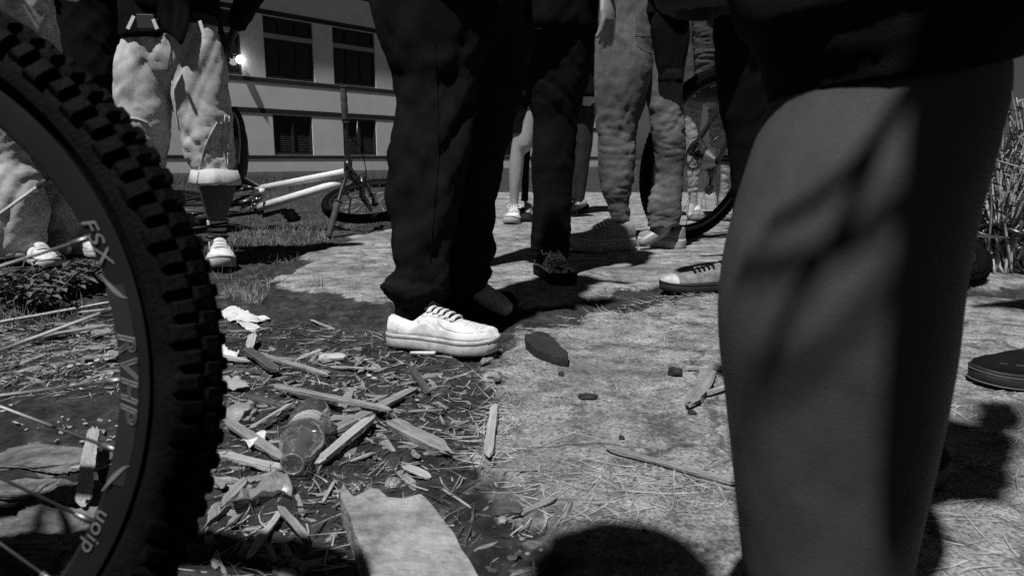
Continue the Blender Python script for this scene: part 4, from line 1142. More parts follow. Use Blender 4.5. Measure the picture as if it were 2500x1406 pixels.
# H: black trousers, grey jacket, worn canvas shoe
YH = 2.24
hipH = at(1850, 0, 2.28)
l1 = [pxring(y, l, r, YH, .85) for y, l, r in [(-150, 1742, 1960), (0, 1745, 1955), (130, 1746, 1950), (250, 1756, 1940), (350, 1776, 1925), (450, 1786, 1915), (530, 1790, 1905), (590, 1796, 1895), (630, 1800, 1888), (650, 1803, 1884)]]
l2 = [pxring(y, l, r, 2.42, .85) for y, l, r in [(-150, 1850, 2040), (0, 1855, 2040), (250, 1880, 2030), (500, 1900, 2010), (640, 1920, 1995)]]
t, _ = person('person in black trousers and grey jacket with a worn canvas shoe', (hipH.x, hipH.y), 176, [ankle(1840, 640, YH), ankle(1960, 640, 2.42)], .92, top_m=M_GREYJACKET, hem_z=.835, legpath=[l1, l2])
garment('trousers', [l1, l2], M_BLACKCLOTH, t, wrinkle('diag', .007, None, 6.6))
hem = [pxring(y, l, r, 2.22, .75) for y, l, r in [(-220, 1640, 1960), (-100, 1615, 1960), (-20, 1600, 1955), (15, 1605, 1940), (32, 1640, 1900)]]
garment('jacket_hem', [hem], M_GREYJACKET, t, wrinkle('diag', .012, None, 3.9))
shoe(t, Vector((.76, 2.235, 0)), Vector((.478, 2.21, 0)), 'slip', um=M_CANVAS, sm=M_SOLEDARK, lace=M_SHOEDARK, stitch=True, capm=M_SOLEWHITE, label='worn pale canvas shoe with black rubber sole')
shoe(t, Vector((.90, 2.43, 0)), Vector((.63, 2.41, 0)), 'slip', um=M_CANVAS, sm=M_SOLEDARK, lace=M_SHOEDARK, stitch=False)

# I: pale trousers and grey jacket beyond the right-hand bicycle
hipI = at(1720, 60, 4.9)
l1 = [pxring(y, l, r, 4.9, .9) for y, l, r in [(0, 1655, 1725), (150, 1660, 1722), (250, 1664, 1715), (350, 1672, 1708), (470, 1680, 1704), (505, 1682, 1702)]]
l2 = [pxring(y, l, r, 5.0, .9) for y, l, r in [(0, 1715, 1790), (200, 1722, 1790), (350, 1735, 1785), (480, 1748, 1778), (500, 1750, 1776)]]
t, _ = person('person in pale trousers and grey jacket beyond the upright mountain bike', (hipI.x, hipI.y), -110, [ankle(1690, 470, 4.9), ankle(1765, 470, 5.0)], .92, top_m=M_GREYJACKET, hem_z=.80, legpath=[l1, l2])
garment('trousers', [l1, l2], mat('pale twill trousers', .26, .85, .15, 12, .4, 700), t, wrinkle('horiz', .012, None, 2.7))
sl = [pxring(y, l, r, 4.7, .8) for y, l, r in [(-120, 1680, 1760), (30, 1688, 1756), (110, 1692, 1754), (170, 1696, 1752), (212, 1700, 1752)]]
garment('jacket_hem', [sl], M_GREYJACKET, t, wrinkle('horiz', .012, None, .9))
for x in (1692, 1765):
    p = at(x, 500, 4.95); shoe(t, Vector((p.x + .03, 5.0, 0)), Vector((p.x - .02, 4.73, 0)), 'run', um=M_SHOEOVER, sm=M_SHOEGREY, lace=M_LACE, stitch=False)

# J: pale loose trousers behind the near tyre
hipJ = at(10, 60, 2.92)
l1 = [pxring(y, l, r, 2.88, .8) for y, l, r in [(100, -110, 40), (300, -95, 60), (385, -80, 66), (430, -80, 92), (480, -85, 110), (540, -88, 112), (590, -85, 105), (622, -70, 92)]]
l2 = [pxring(y, l, r, 3.10, .8) for y, l, r in [(100, 0, 120), (300, 20, 150), (385, 50, 165), (480, 80, 190), (560, 100, 205), (600, 105, 205)]]
t, _ = person('person in pale loose trousers and pale print shirt behind the near tyre', (hipJ.x, hipJ.y), -50, [ankle(40, 600, 2.9), ankle(150, 600, 3.05)], .90, top_m=M_PALESHIRT, hem_z=.72, legpath=[l1, l2])
garment('trousers', [l1, l2], M_KHAKI, t, [wrinkle('big', .024, None, 4.4), wrinkle('diag', .006, None, 6.1)])
shoe(t, Vector((-1.98, 2.86, 0)), Vector((-1.80, 2.68, 0)), 'low', um=M_SHOEWHITE, sm=M_SOLEWHITE, lace=M_LACE)
shoe(t, Vector((-1.98, 3.12, 0)), Vector((-1.74, 2.99, 0)), 'low', um=M_SHOEWHITE, sm=M_SOLEWHITE, lace=M_LACE)

# K: all in black, behind at the left
hipK = at(200, 60, 3.7)
l1 = [pxring(y, l, r, 3.7, .9) for y, l, r in [(0, 110, 225), (150, 115, 215), (300, 120, 205), (450, 130, 195), (555, 135, 190)]]
l2 = [pxring(y, l, r, 3.75, .9) for y, l, r in [(0, 190, 310), (150, 200, 305), (300, 205, 295), (450, 215, 280), (555, 220, 275)]]
t, _ = person('person all in black standing behind at the left, beside the pale shorts', (hipK.x, hipK.y), -80, [ankle(165, 540, 3.7), ankle(250, 540, 3.75)], .92, hem_z=.8, legpath=[l1, l2])
garment('trousers', [l1, l2], M_BLACKCLOTH, t, wrinkle('vert', .010, None, 9.2))
for x, y_ in ((165, 3.7), (248, 3.75)):
    p = at(x, 550, y_); shoe(t, Vector((p.x, y_ + .08, 0)), Vector((p.x + .04, y_ - .19, 0)), 'low', um=M_SHOEDARK, sm=M_SOLEDARK)

# L: black slip-on at the right edge
t, _ = person('person outside the right edge, one black slip-on shoe reaching in', (1.28, 1.24), 180, [Vector((1.40, 1.12, .09)), Vector((1.10, 1.29, .09))], .92, hem_z=.8)
garment('trousers', [[(1.26, 1.30, .95, .10, .9), (1.20, 1.3, .5, .085, .9), (1.13, 1.29, .10, .06, .9)], [(1.32, 1.18, .95, .10, .9), (1.36, 1.15, .5, .085, .9), (1.40, 1.12, .10, .06, .9)]], M_BLACKCLOTH, t, wrinkle('diag', .006, None, 2))
shoe(t, Vector((1.165, 1.30, 0)), Vector((.875, 1.262, 0)), 'slip', um=M_SHOEDARK, sm=M_SOLEDARK, stitch=True, linem=mat('pale sole line', .16, .6), tongue=False, label='black slip-on shoe with thin pale line round its sole')
shoe(t, Vector((1.46, 1.14, 0)), Vector((1.18, 1.10, 0)), 'slip', um=M_SHOEDARK, sm=M_SOLEDARK, tongue=False)
# the photographer, crouching behind the camera (its shadow falls at the lower right of the picture)
PH = Vector((-.215, -.43, 0))
pa, pb = Vector((-0.400, -0.450, 0.09)), Vector((-0.070, -0.510, 0.09)); ka, kb = Vector((-0.420, -0.190, 0.5)), Vector((0.000, -0.270, 0.5))
t, inf = person('photographer crouching behind the camera whose round shadow falls on the concrete', (PH.x, PH.y), 60, [pa, pb], .50,
                knees=[ka, kb], scale=.92, lean=(.05, .42), hem_z=.44, arms=[(Vector((-0.460, -0.130, 0.7)), Vector((-0.360, -0.250, 0.54))), (Vector((0.080, -0.230, 0.7)), Vector((-0.040, -0.270, 0.5)))])
hp = Vector((PH.x, PH.y, .50))
q = MB()
for a, kn in ((pa, ka), (pb, kb)):
    limb(q, [hp, (hp + kn) / 2, kn, (kn + a) / 2, a], [.10, .095, .078, .072, .055])
o = q.build('trousers', M_BLACKCLOTH, t); remesh(o, .014, 4); displace(o, wrinkle('diag', .008, None, 3))
shoe(t, (-0.420, -0.520, 0), (-0.340, -0.250, 0), 'low', um=M_SHOEDARK, sm=M_SOLEDARK); shoe(t, (-0.090, -0.580, 0), (0.010, -0.320, 0), 'low', um=M_SHOEDARK, sm=M_SOLEDARK)
# added unseen straps, placed only so their shadows cross the big calf
for k, (pts, rr) in enumerate(((((1870, 366), (2000, 362), (2130, 366), (2250, 372)), .0040), (((1800, 528), (1900, 530), (2000, 560), (2100, 610), (2240, 690)), .0052), (((2130, 400), (2070, 500), (1990, 610), (1900, 740), (1850, 860)), .0044), (((1800, 850), (1930, 850), (2060, 838), (2230, 832)), .0042))):
    Q = []
    for x, y in pts:
        u = (x - 2030) / 270; P = at(x, y, YG - .07 * math.sqrt(max(0, 1 - min(1, u * u))))
        zt = .88 + .03 * k; Q.append(tuple(P + LIGHT * ((zt - P.z) / LIGHT.z)))
    q = MB(); q.tube(catmull(Q, 30), rr, 8); q.build('strap_cord', M_BELT, t)

# added unseen bag shape, put here to shade the right side of the calf
def back(x, y, zt):
    u = (x - 2030) / 270; P = at(x, y, YG - .07 * math.sqrt(max(0, 1 - min(1, u * u))))
    return P + LIGHT * ((zt - P.z) / LIGHT.z)
q = MB(); rs = []
for y, x0, x1 in ((150, 2300, 2420), (260, 2255, 2470), (420, 2205, 2470), (600, 2190, 2450), (800, 2165, 2430), (1000, 2150, 2400), (1180, 2140, 2380), (1330, 2150, 2350), (1420, 2180, 2320)):
    zt = 1.06 - .12 * (y - 150) / 1270
    a, c = back(x0, y, zt), back(x1, y, zt); m_ = (a + c) / 2; e = (c - a) / 2
    up_ = e.cross(LIGHT).normalized(); nn = LIGHT.normalized()
    rs.append([m_ + e * math.cos(k) + nn * (.028 * math.sin(k)) for k in [2 * PI * i / 24 for i in range(24)]])
q.rings(rs); ob = q.build('calf_shade_blocker', M_BELT, t); displace(ob, lambda p: .004 * fbm(p * 18))

# ------------------------------------------------------------------ litter on the ground: each counted piece a thing of its own
def gz(px, py, lift=0.0):
    p = gnd(px, py)
    for _ in range(2): p = gnd(px, py, zsoil(p.x, p.y))
    p.z = zsoil(p.x, p.y) + lift
    return p
def wood(name, label, x1, y1, x2, y2, wpx, m=M_WOOD, thick=.5, lift=.004, cat='splinter', taper=(1, 1), rough=.12, group='broken wood splinters', h2=None, flat_end=False):
    a, c = gz(x1, y1), gz(x2, y2)
    d = (c - a); ln = d.length
    wd = wpx / F * ((a.y + c.y) / 2 * math.cos(PITCH) + .08)
    th = wd * thick
    a.z += th * .5 + lift; c.z += th * .5 + (lift if h2 is None else h2)
    d = (c - a).normalized(); s_ = d.cross(Vector((0, 0, 1))).normalized(); u = s_.cross(d)
    roll = random.uniform(-.25, .25); s2, u2 = s_ * math.cos(roll) + u * math.sin(roll), u * math.cos(roll) - s_ * math.sin(roll)
    n = max(8, int(ln / .008)); q = MB(); rs = []
    sec = [(-.5, -.5), (-.1, -.52), (.35, -.5), (.5, -.42), (.5, .1), (.48, .45), (.2, .5), (-.15, .46), (-.48, .5), (-.52, .0)]
    sd_ = random.random() * 50
    for i in range(n + 1):
        v = i / n; tp = taper[0] + (taper[1] - taper[0]) * v
        if not flat_end: 
            e = min(v, 1 - v) * ln / (wd * .9 + 1e-6); tp *= min(1, .35 + .65 * e)
        bow = math.sin(PI * v) * wd * .12 * math.sin(sd_)
        r_ = []
        for k, (x, y) in enumerate(sec):
            jx = 1 + rough * 1.6 * noise.noise(Vector((k * 1.7 + sd_, v * ln * 14, 0))) + rough * noise.noise(Vector((k * 3.1 + sd_, v * ln * 60, 4)))
            ev = v * ln + (noise.noise(Vector((k * 2.3 + sd_, 0, 0))) * wd * 1.1 if i in (0, n) else 0)
            r_.append(a + d * ev + s2 * (x * wd * tp * jx + bow) + u2 * y * th * tp * jx)
        rs.append(r_)
    q.rings(rs)
    M = mtx(d, s_, u, (a + c) / 2); inv = M.inverted()
    q.v = [tuple(inv @ Vector(p)) for p in q.v]
    o = q.build(name, m); o.matrix_world = M; sharp(o, 32)
    return tag(o, label, cat, group)
W = [
 ('wood_splinter', 'long dark splinter lying across the crossed sticks above the bottle', 668, 972, 955, 1030, 17, M_WOOD, .5, .022),
 ('wood_plank', 'broad pale plank pointing up right, end resting in the pile above the bottle', 812, 1075, 1018, 958, 34, M_WOOD, .35, .006),
 ('wood_plank', 'square cut lath leaning from beside the bottle up right', 782, 1158, 912, 1040, 27, M_WOODPALE, .5, .012),
 ('wood_plank', 'thick square cut offcut right of the crossed laths', 948, 1046, 1092, 1118, 36, M_WOOD, .7, .004),
 ('wood_plank', 'flaky bark strip below the thick offcut', 925, 1062, 975, 1130, 26, M_WOOD, .2, .0),
 ('wood_splinter', 'short pointed splinter below the thick offcut', 985, 1122, 1050, 1172, 22, M_WOODPALE, .4, .0),
 ('wood_splinter', 'thin pale sliver lying under the thick offcut', 965, 1135, 1025, 1200, 24, M_WOOD, .15, .0),
 ('wood_lath', 'long lath running down right to the neck of the bottle', 555, 1050, 690, 1140, 24, M_WOOD, .6, .01),
 ('wood_lath', 'flat lath ending left of the bottle neck near the tyre', 520, 1112, 690, 1155, 28, M_WOODPALE, .45, .004),
 ('wood_plank', 'dark rotten strip between the bottle and the chunk of concrete', 600, 975, 720, 1012, 22, M_WOODDARK, .4, .006),
 ('wood_splinter', 'curved pale peel left of the bottle', 612, 1075, 715, 1010, 14, M_WOODPALE, .3, .02),
 ('wood_splinter', 'small splinter standing right of the lath beside the bottle', 855, 1130, 912, 1104, 14, M_WOODPALE, .4, .002),
 ('wood_splinter', 'thin splinter lying in front of the slab corner', 788, 1235, 818, 1182, 8, M_WOODPALE, .6, .004),
 ('wood_splinter', 'split stick leaning down left below the plastic film', 605, 1378, 690, 1255, 17, M_WOODPALE, .5, .006),
 ('wood_splinter', 'dark split stick leaning down right below the plastic film', 682, 1245, 750, 1338, 18, M_WOOD, .5, .01),
 ('wood_splinter', 'thin twig of wood along the bottom left of the slab', 628, 1360, 768, 1382, 12, M_WOOD, .6, .002),
 ('wood_splinter', 'stubby stick rising beside the thin twig of wood', 655, 1330, 672, 1375, 12, M_WOOD, .6, .002),
 ('wood_plank', 'half buried stake below the plastic film near the tyre', 508, 1325, 530, 1235, 24, M_WOOD, .5, .0),
 ('wood_plank', 'short grey board under the plastic film', 545, 1240, 600, 1180, 30, M_WOOD, .3, .004),
 ('wood_plank', 'flat pale board half hidden by the tyre above the film', 495, 1185, 590, 1180, 34, M_STONE, .3, .0),
 ('wood_lath', 'grey lath running left under the heap beside the tyre', 528, 880, 610, 892, 15, M_WOODPALE, .5, .006),
 ('wood_lath', 'dark damp lath lying below the grey lath beside the tyre', 526, 905, 655, 916, 16, M_WOODDARK, .5, .002),
 ('wood_lath', 'dark lath leaning down right from the upright chip', 600, 868, 678, 920, 22, M_WOODDARK, .5, .012),
 ('wood_splinter', 'pale pointed splinter left of the white sneaker', 806, 905, 920, 914, 9, M_WOODPALE, .5, .006),
 ('wood_splinter', 'thin straight stick in the soil above the chunk of concrete', 655, 924, 735, 917, 5, M_WOODPALE, .8, .006),
 ('wood_splinter', 'thin bent twig reaching the soil under the white sneaker', 700, 905, 860, 870, 6, M_WOODDARK, .8, .002),
 ('wood_splinter', 'pale leaf shaped shaving in the middle of the soil', 728, 880, 790, 858, 13, M_WOODPALE, .25, .002),
 ('wood_splinter', 'rough bark stick crossing the heap of soil', 625, 872, 800, 915, 13, M_WOOD, .6, .006),
 ('wood_splinter', 'mottled bark piece lying below the white stone', 870, 865, 930, 905, 20, M_WOOD, .4, .0),
 ('wood_splinter', 'dark root pointing down right under the sneaker', 1000, 905, 1045, 970, 14, M_WOODDARK, .8, .002),
 ('wood_splinter', 'thin twig pointing at the black shadow left of the sneaker', 758, 786, 842, 814, 4.5, M_WOODPALE, .9, .002),
 ('wood_chip', 'pale upright chip sticking out of the heap', 612, 868, 622, 838, 21, M_WOODPALE, .3, .02),
 ('wood_chip', 'rough chip just below the toe of the white sneaker', 1180, 893, 1210, 868, 22, M_WOOD, .5, .0),
 ('wood_stake', 'short flat stake lying alone on the concrete edge', 1192, 1122, 1208, 995, 21, M_WOODPALE, .45, .003),
 ('wood_lath', 'long weathered lath ending under the big calf', 1482, 1102, 1800, 1190, 17, M_WOOD, .6, .003),
 ('wood_lath', 'thin second strip alongside the long weathered lath', 1700, 1172, 1800, 1200, 10, M_WOOD, .5, .0),
 ('wood_splinter', 'pale round dowel beside the small dark stone', 1672, 906, 1782, 907, 9, M_WOODPALE, .9, .003),
 ('wood_splinter', 'bent root touching the big calf', 1715, 972, 1790, 950, 12, M_WOODPALE, .9, .004),
 ('wood_splinter', 'pale chip leaning on the dark lump of earth', 1262, 1265, 1358, 1222, 17, M_WOOD, .4, .003),
 ('wood_stake', 'upright pale stake behind the spokes at lower left', 212, 1300, 236, 1095, 30, M_WOODPALE, .45, .03),
 ('wood_lath', 'short lath crossing behind the upright pale stake', 160, 1152, 268, 1140, 18, M_WOODPALE, .4, .0),
 ('wood_lath', 'long pale lath in the heap behind the spokes', 0, 806, 270, 742, 10, M_WOODPALE, .5, .012),
 ('wood_lath', 'wide grey board lying flat behind the spokes', 60, 832, 265, 800, 14, M_WOOD, .4, .006),
 ('wood_lath', 'pale lath reaching the rim low behind the spokes', 195, 790, 285, 768, 10, M_WOODPALE, .5, .02),
]
W += [('wood_splinter', 'dark split twig lying on top of the broken pale slab', 958, 1368, 1022, 1400, 9, M_WOODDARK, .7, .030),
 ('wood_splinter', 'thin pale straw stalk crossing the near edge of the soil by the slab', 1080, 1196, 1150, 1240, 6, M_WOODPALE, .7, .002),
 ('wood_splinter', 'short bark stick between the tyre and the split stick', 560, 1300, 590, 1268, 15, M_WOOD, .5, .002)]
for r_ in W: wood(r_[0], r_[1], *r_[2:])
# frayed bark piece right of the concrete
o = wood('bark_strip', 'frayed fibrous bark strip leaning beside the pale dowel', 1680, 1000, 1735, 912, 36, M_WOOD, .4, .004, cat='bark', rough=.3)
# cigarette
a, c = gz(1004, 868), gz(1062, 870)
q = MB(); q.tube([a + Vector((0, 0, .006)), c + Vector((0, 0, .006))], .0042, 12); tag(q.build('cigarette', M_SHOEWHITE), 'white cigarette lying against the sole of the white sneaker', 'cigarette')
# paper scraps: crumpled sheets with a little thickness
def sheet(name, label, pts, m, amp=.008, cat='scrap', lift=.006, thick=.0012, group=None, seed=1.0, sub=4):
    P = [gz(x, y, lift) for x, y in pts]
    c = sum(P, Vector()) / len(P)
    bm = bmesh.new(); vs = [bm.verts.new(p - c) for p in P]; f_ = bm.faces.new(vs)
    bmesh.ops.triangulate(bm, faces=[f_])
    for _ in range(sub): bmesh.ops.subdivide_edges(bm, edges=[e for e in bm.edges if e.calc_length() > .012], cuts=1, use_grid_fill=False); bmesh.ops.triangulate(bm, faces=[x for x in bm.faces if len(x.verts) > 3])
    for v in bm.verts:
        n_ = noise.noise(Vector((v.co.x * 22 + seed, v.co.y * 22, 2))); n2 = noise.noise(Vector((v.co.x * 60 + seed, v.co.y * 60, 7)))
        v.co.z += amp * (1.2 * abs(n_) * 2 + .6 * n2)
    me_ = bpy.data.meshes.new(name); bm.to_mesh(me_); bm.free(); me_.materials.append(m)
    o = bpy.data.objects.new(name, me_); col.objects.link(o); o.location = c
    md = o.modifiers.new('thickness', 'SOLIDIFY'); md.thickness = thick; md.offset = 1
    return tag(o, label, cat, group)
sheet('paper_scrap', 'torn pale paper sheet lying on the soil right of the tyre', [(524, 768), (553, 760), (575, 755), (612, 772), (660, 775), (650, 787), (628, 792), (575, 787), (562, 790)], M_PAPER, .006)
sheet('paper_scrap', 'smaller torn paper scrap below the pale paper sheet', [(578, 799), (618, 793), (636, 801), (622, 811), (600, 806)], M_PAPER, .003)
sheet('plastic_film', 'crumpled clear plastic film below the bottle', [(545, 1245), (575, 1215), (640, 1190), (672, 1172), (690, 1185), (715, 1205), (708, 1222), (655, 1228), (600, 1250), (560, 1255)], M_FILM, .016, 'plastic film', lift=.002)
sheet('plastic_film', 'creased milky plastic scrap left of the bottle', [(590, 1095), (640, 1062), (652, 1075), (640, 1095), (610, 1108)], M_PAPER, .010, 'plastic film')
sheet('cloth_scrap', 'pale crumpled scrap beside the tyre tread', [(520, 845), (545, 850), (562, 868), (585, 872), (580, 882), (530, 886)], M_PAPER, .010)
sheet('cloth_scrap', 'limp pale rag under the laths beside the tyre', [(524, 925), (560, 935), (600, 945), (610, 955), (570, 958), (530, 950)], mat('limp rag', .25, .9, .4, 30, .5, 90), .012)
# stones
def stone(name, label, x0, y0, x1, y1, m, hfrac=.6, cat='stone', seed=0.0, group=None, ang=.25, sub=3):
    """rock filling the pixel box, resting on the ground at its lower edge"""
    base = gz((x0 + x1) / 2, y1); k = base.y * math.cos(PITCH) / F + .08 / F
    wd = (x1 - x0) * k; hh = (y1 - y0) * k * hfrac; dp = max(wd * .5, ((y1 - y0) * k - hh) * 2.2 + .01)
    bm = bmesh.new(); bmesh.ops.create_icosphere(bm, subdivisions=sub, radius=1)
    for v in bm.verts:
        p = v.co.normalized()
        n_ = 1 + ang * noise.cell(p * 1.6 + Vector((seed, 0, 0))) * .4 + ang * noise.noise(p * 1.5 + Vector((seed, 2, 0))) + .1 * noise.noise(p * 5 + Vector((seed, 0, 3)))
        n_ += (.10 * noise.noise(p * 9 + Vector((seed, 1, 3))) + .06 * noise.noise(p * 19 + Vector((seed, 1, 9)))) * (sub > 3)
        q_ = Vector([math.copysign(abs(c_) ** (.5 if sub > 3 else .75), c_) for c_ in p]) * n_
        v.co = Vector((q_.x * wd * .5, q_.y * dp * .5, q_.z * hh * .5))
    me_ = bpy.data.meshes.new(name); bm.to_mesh(me_); bm.free(); me_.materials.append(m)
    o = bpy.data.objects.new(name, me_); col.objects.link(o)
    o.location = base + Vector((0, dp * .42, hh * .40)); o.rotation_euler.z = random.uniform(-.2, .2)
    sharp(o, 28); me_.polygons.foreach_set('use_smooth', [True] * len(me_.polygons))
    return tag(o, label, cat, group)
stone('concrete_chunk', 'grey concrete chunk leaning beside the tyre, left of the bottle', 535, 962, 612, 1042, M_STONE, .55, seed=3, ang=.3)
stone('pale_stone', 'whitish rounded stone in the soil left of the sneaker', 778, 852, 845, 888, mat('whitish stone', .42, .85, .2, 20, .6, 90), .7, seed=5)
stone('dark_stone', 'small dark stone at the end of the pale dowel', 1636, 888, 1668, 920, M_SLATE, .7, seed=6)
stone('earth_lump', 'dark lump of earth behind the leaning pale chip', 1205, 1222, 1278, 1262, M_WOODDARK, .6, 'earth lump', seed=8)
stone('pebble', 'lone pebble below the earth lump', 1216, 1262, 1238, 1280, M_STONE, .7, 'pebble', seed=9)
stone('pebble', 'grey pebble behind the broken slab corner', 938, 1168, 972, 1194, M_STONE, .6, 'pebble', seed=11)
stone('dark_chip', 'crooked dark chip alone in the middle of the concrete', 1412, 958, 1460, 976, M_SLATE, .6, 'chip', seed=12)
stone('pebble', 'dark pebble at the foot of the frayed bark strip', 1682, 1000, 1702, 1013, M_SLATE, .7, 'pebble', seed=13)
stone('pebble', 'tiny dark pebble left of the crooked chip', 1365, 906, 1378, 918, M_SLATE, .7, 'pebble', seed=14)
stone('pebble', 'small pebble on the concrete above the long lath', 1512, 1064, 1526, 1074, M_SLATE, .7, 'pebble', seed=15)
mat('dirty concrete', .12, .92, .55, 30, 1.0, 110, contrast=(.36, .64), detail=9, spec=.08)
RUB = 'broken concrete pieces at lower left'
stone('concrete_chunk', 'flat broad concrete piece lying topmost behind the lower spokes', -40, 1095, 205, 1150, mat('dirty concrete', .12), .30, seed=21, group=RUB, sub=5, ang=.5)
stone('concrete_chunk', 'rounded concrete piece against the upright pale stake', 95, 1165, 215, 1265, mat('dirty concrete', .12), .5, seed=22, group=RUB, sub=5, ang=.5)
stone('concrete_chunk', 'concrete piece at the left edge beneath the flat broad one', -60, 1148, 95, 1215, mat('dirty concrete', .12), .5, seed=23, group=RUB, sub=5, ang=.5)
stone('concrete_chunk', 'large dark rough concrete piece in the lower left corner', -80, 1225, 200, 1420, mat('dirty concrete', .12), .5, seed=24, group=RUB, sub=5, ang=.5)
# plates with an outline seen from above
def plate(name, label, pts, th, m, cat, tilt=0.0, top=True, group=None, seed=0.0):
    P = [gz(x, y) for x, y in pts]
    if top: P = [gnd(x, y, th) for x, y in pts]
    c = sum(P, Vector()) / len(P); c.z = 0
    out = []
    for i in range(len(P)):
        a, b_ = P[i], P[(i + 1) % len(P)]; n = max(1, int((b_ - a).length / .01))
        for k in range(n):
            p = a.lerp(b_, k / n); out.append(Vector((p.x, p.y, 0)) - c + Vector((noise.noise(p * 60), noise.noise(p * 60 + Vector((5, 0, 0))), 0)) * .0025)
    bm = bmesh.new(); cx_ = sum(out, Vector()) / len(out)
    lay = []
    for z, g in ((-.012, .985), (th * .35, 1.0), (th * .85, .998), (th, .985)): lay.append([bm.verts.new(Vector((cx_.x + (p.x - cx_.x) * g, cx_.y + (p.y - cx_.y) * g, z + .0015 * noise.noise(p * 50 + Vector((0, 0, z * 90)))))) for p in out])
    n = len(out)
    for a, b_ in zip(lay, lay[1:]):
        for i in range(n): bm.faces.new((a[i], a[(i + 1) % n], b_[(i + 1) % n], b_[i]))
    f_ = bm.faces.new(lay[-1]); bmesh.ops.triangulate(bm, faces=[f_])
    for _ in range(4):
        es = [e for e in bm.edges if e.calc_length() > .016 and all(abs(v.co.z - th) < .006 for v in e.verts)]
        if not es: break
        bmesh.ops.subdivide_edges(bm, edges=es, cuts=1); bmesh.ops.triangulate(bm, faces=[x for x in bm.faces if len(x.verts) > 4 or (len(x.verts) == 4 and x.normal.z > .9)])
    for v in bm.verts:
        if v.co.z > th * .9: v.co.z += .0022 * fbm(v.co * 22 + Vector((seed, 0, 0))) + .0010 * noise.noise(v.co * 120)
    me_ = bpy.data.meshes.new(name); bm.to_mesh(me_); bm.free(); me_.materials.append(m)
    o = bpy.data.objects.new(name, me_); col.objects.link(o); o.location = c
    me_.polygons.foreach_set('use_smooth', [True] * len(me_.polygons)); sharp(o, 35)
    return tag(o, label, cat, group)
plate('stone_slab', 'broken flat pale slab with a jagged far edge at the bottom of the picture',
      [(838, 1178), (862, 1212), (884, 1200), (906, 1188), (922, 1192), (945, 1212), (985, 1216), (1028, 1204), (1062, 1238), (1110, 1300), (1172, 1410), (1240, 1540), (985, 1560), (905, 1410), (875, 1330), (850, 1262), (828, 1200)], .026, M_STONE, 'stone slab')
o = plate('slate_piece', 'dark flat slate piece lying tilted on the concrete right of the sneaker', [(1282, 814), (1310, 808), (1338, 812), (1388, 862), (1386, 874), (1352, 868), (1310, 852), (1284, 832)], .022, M_SLATE, 'slate')
for k, (pts, lb) in enumerate((([(640, 985), (0, 0)], ''),)): pass

# ------------------------------------------------------------------ plastic bottle lying with its open neck towards the camera
nk = gz(716, 1172); bs = gz(768, 1062); nk.z += .024; bs.z += .036
ax = (nk - bs).normalized(); Lb = (nk - bs).length + .0
bt = empty('plastic_bottle', (bs.x, bs.y, 0), 'clear dented plastic bottle lying open in the wood litter', 'bottle')
prof = [(0, .006), (.0, .020), (.006, .029), (.02, .0325), (.06, .0325), (.064, .0312), (.10, .0312), (.105, .0325), (.12, .033), (.14, .031), (.165, .024), (.18, .0165), (.186, .0142), (.19, .0142), (.191, .0165), (.194, .0165), (.195, .014), (.21, .0135)]
ks = Lb / .21
ux = ax.cross(Vector((0, 0, 1))).normalized(); uz = ux.cross(ax)
def bp(u, r_, a):
    dent = 1 - .18 * max(0, math.sin(u / .21 * PI)) * max(0, math.cos(a - 1.2)) ** 3 - .05 * math.sin(u * 90 + 2 * a)* (r_ > .02)
    return bs + ax * u * ks + (ux * math.cos(a) + uz * math.sin(a)) * r_ * ks * dent * 1.12
q = MB(); PR = catmull(prof, 90)
q.rings([[bp(u, r_, 2 * PI * k / 44) for k in range(44)] for u, r_ in PR], True, False)
ob = q.build('bottle_body', M_PLASTIC, bt)
q = MB(); q.rings([[bp(u, r_ + .0006, 2 * PI * k / 44) for k in range(44)] for u, r_ in ((.066, .0318), (.085, .0318), (.098, .0318))], False, False)
ob = q.build('bottle_label', clear_plastic('label film', .75, .12, .3), bt)
q = MB()
for j in range(9):
    for i in range(2):
        a = 1.0 + j * .16; u = .075 + .012 * i
        q.box(bp(u, .0335, a), (.0016, .0016, .0022 + .001 * (j % 2)), Matrix(((ux * math.cos(a) + uz * math.sin(a)), ax, (ux * -math.sin(a) + uz * math.cos(a)))).transposed())
q.build('bottle_print', M_BTITLE, bt, False)
q = MB(); rr = .0155 * ks * 1.12; c = bs + ax * .208 * ks
q.rings([[c + ax * dz + (ux * math.cos(a) + uz * math.sin(a)) * (rr + g) for g, dz in ((0, 0), (.0016, .002), (0, .004), (-.0016, .002))] for a in [2 * PI * k / 40 for k in range(40)]], closed=True)
q.build('bottle_lip', clear_plastic('thick clear lip', .8, .3, .25), bt)

# black bag hanging beside the shorts
bg_ = empty('bag', at(588, 560, 3.0) * 1, 'black padded bag hanging beside the pale cargo shorts', 'bag')
rows = [pxring(y, l, r, 3.0, .6) for y, l, r in [(262, 548, 578), (275, 546, 586), (300, 546, 596), (340, 546, 604), (380, 548, 607), (410, 550, 605), (432, 556, 600), (440, 562, 594)]]
q = MB(); loft(q, rows, 40, 48); ob = q.build('bag_body', M_BELT, bg_); displace(ob, wrinkle('diag', .004, None, 2))
q = MB(); q.tube(catmull([tuple(at(x, y, 2.93)) for x, y in ((560, 268), (578, 290), (585, 340), (582, 400))], 20), .004, 8); q.build('strap_cord', M_KHAKI, bg_)

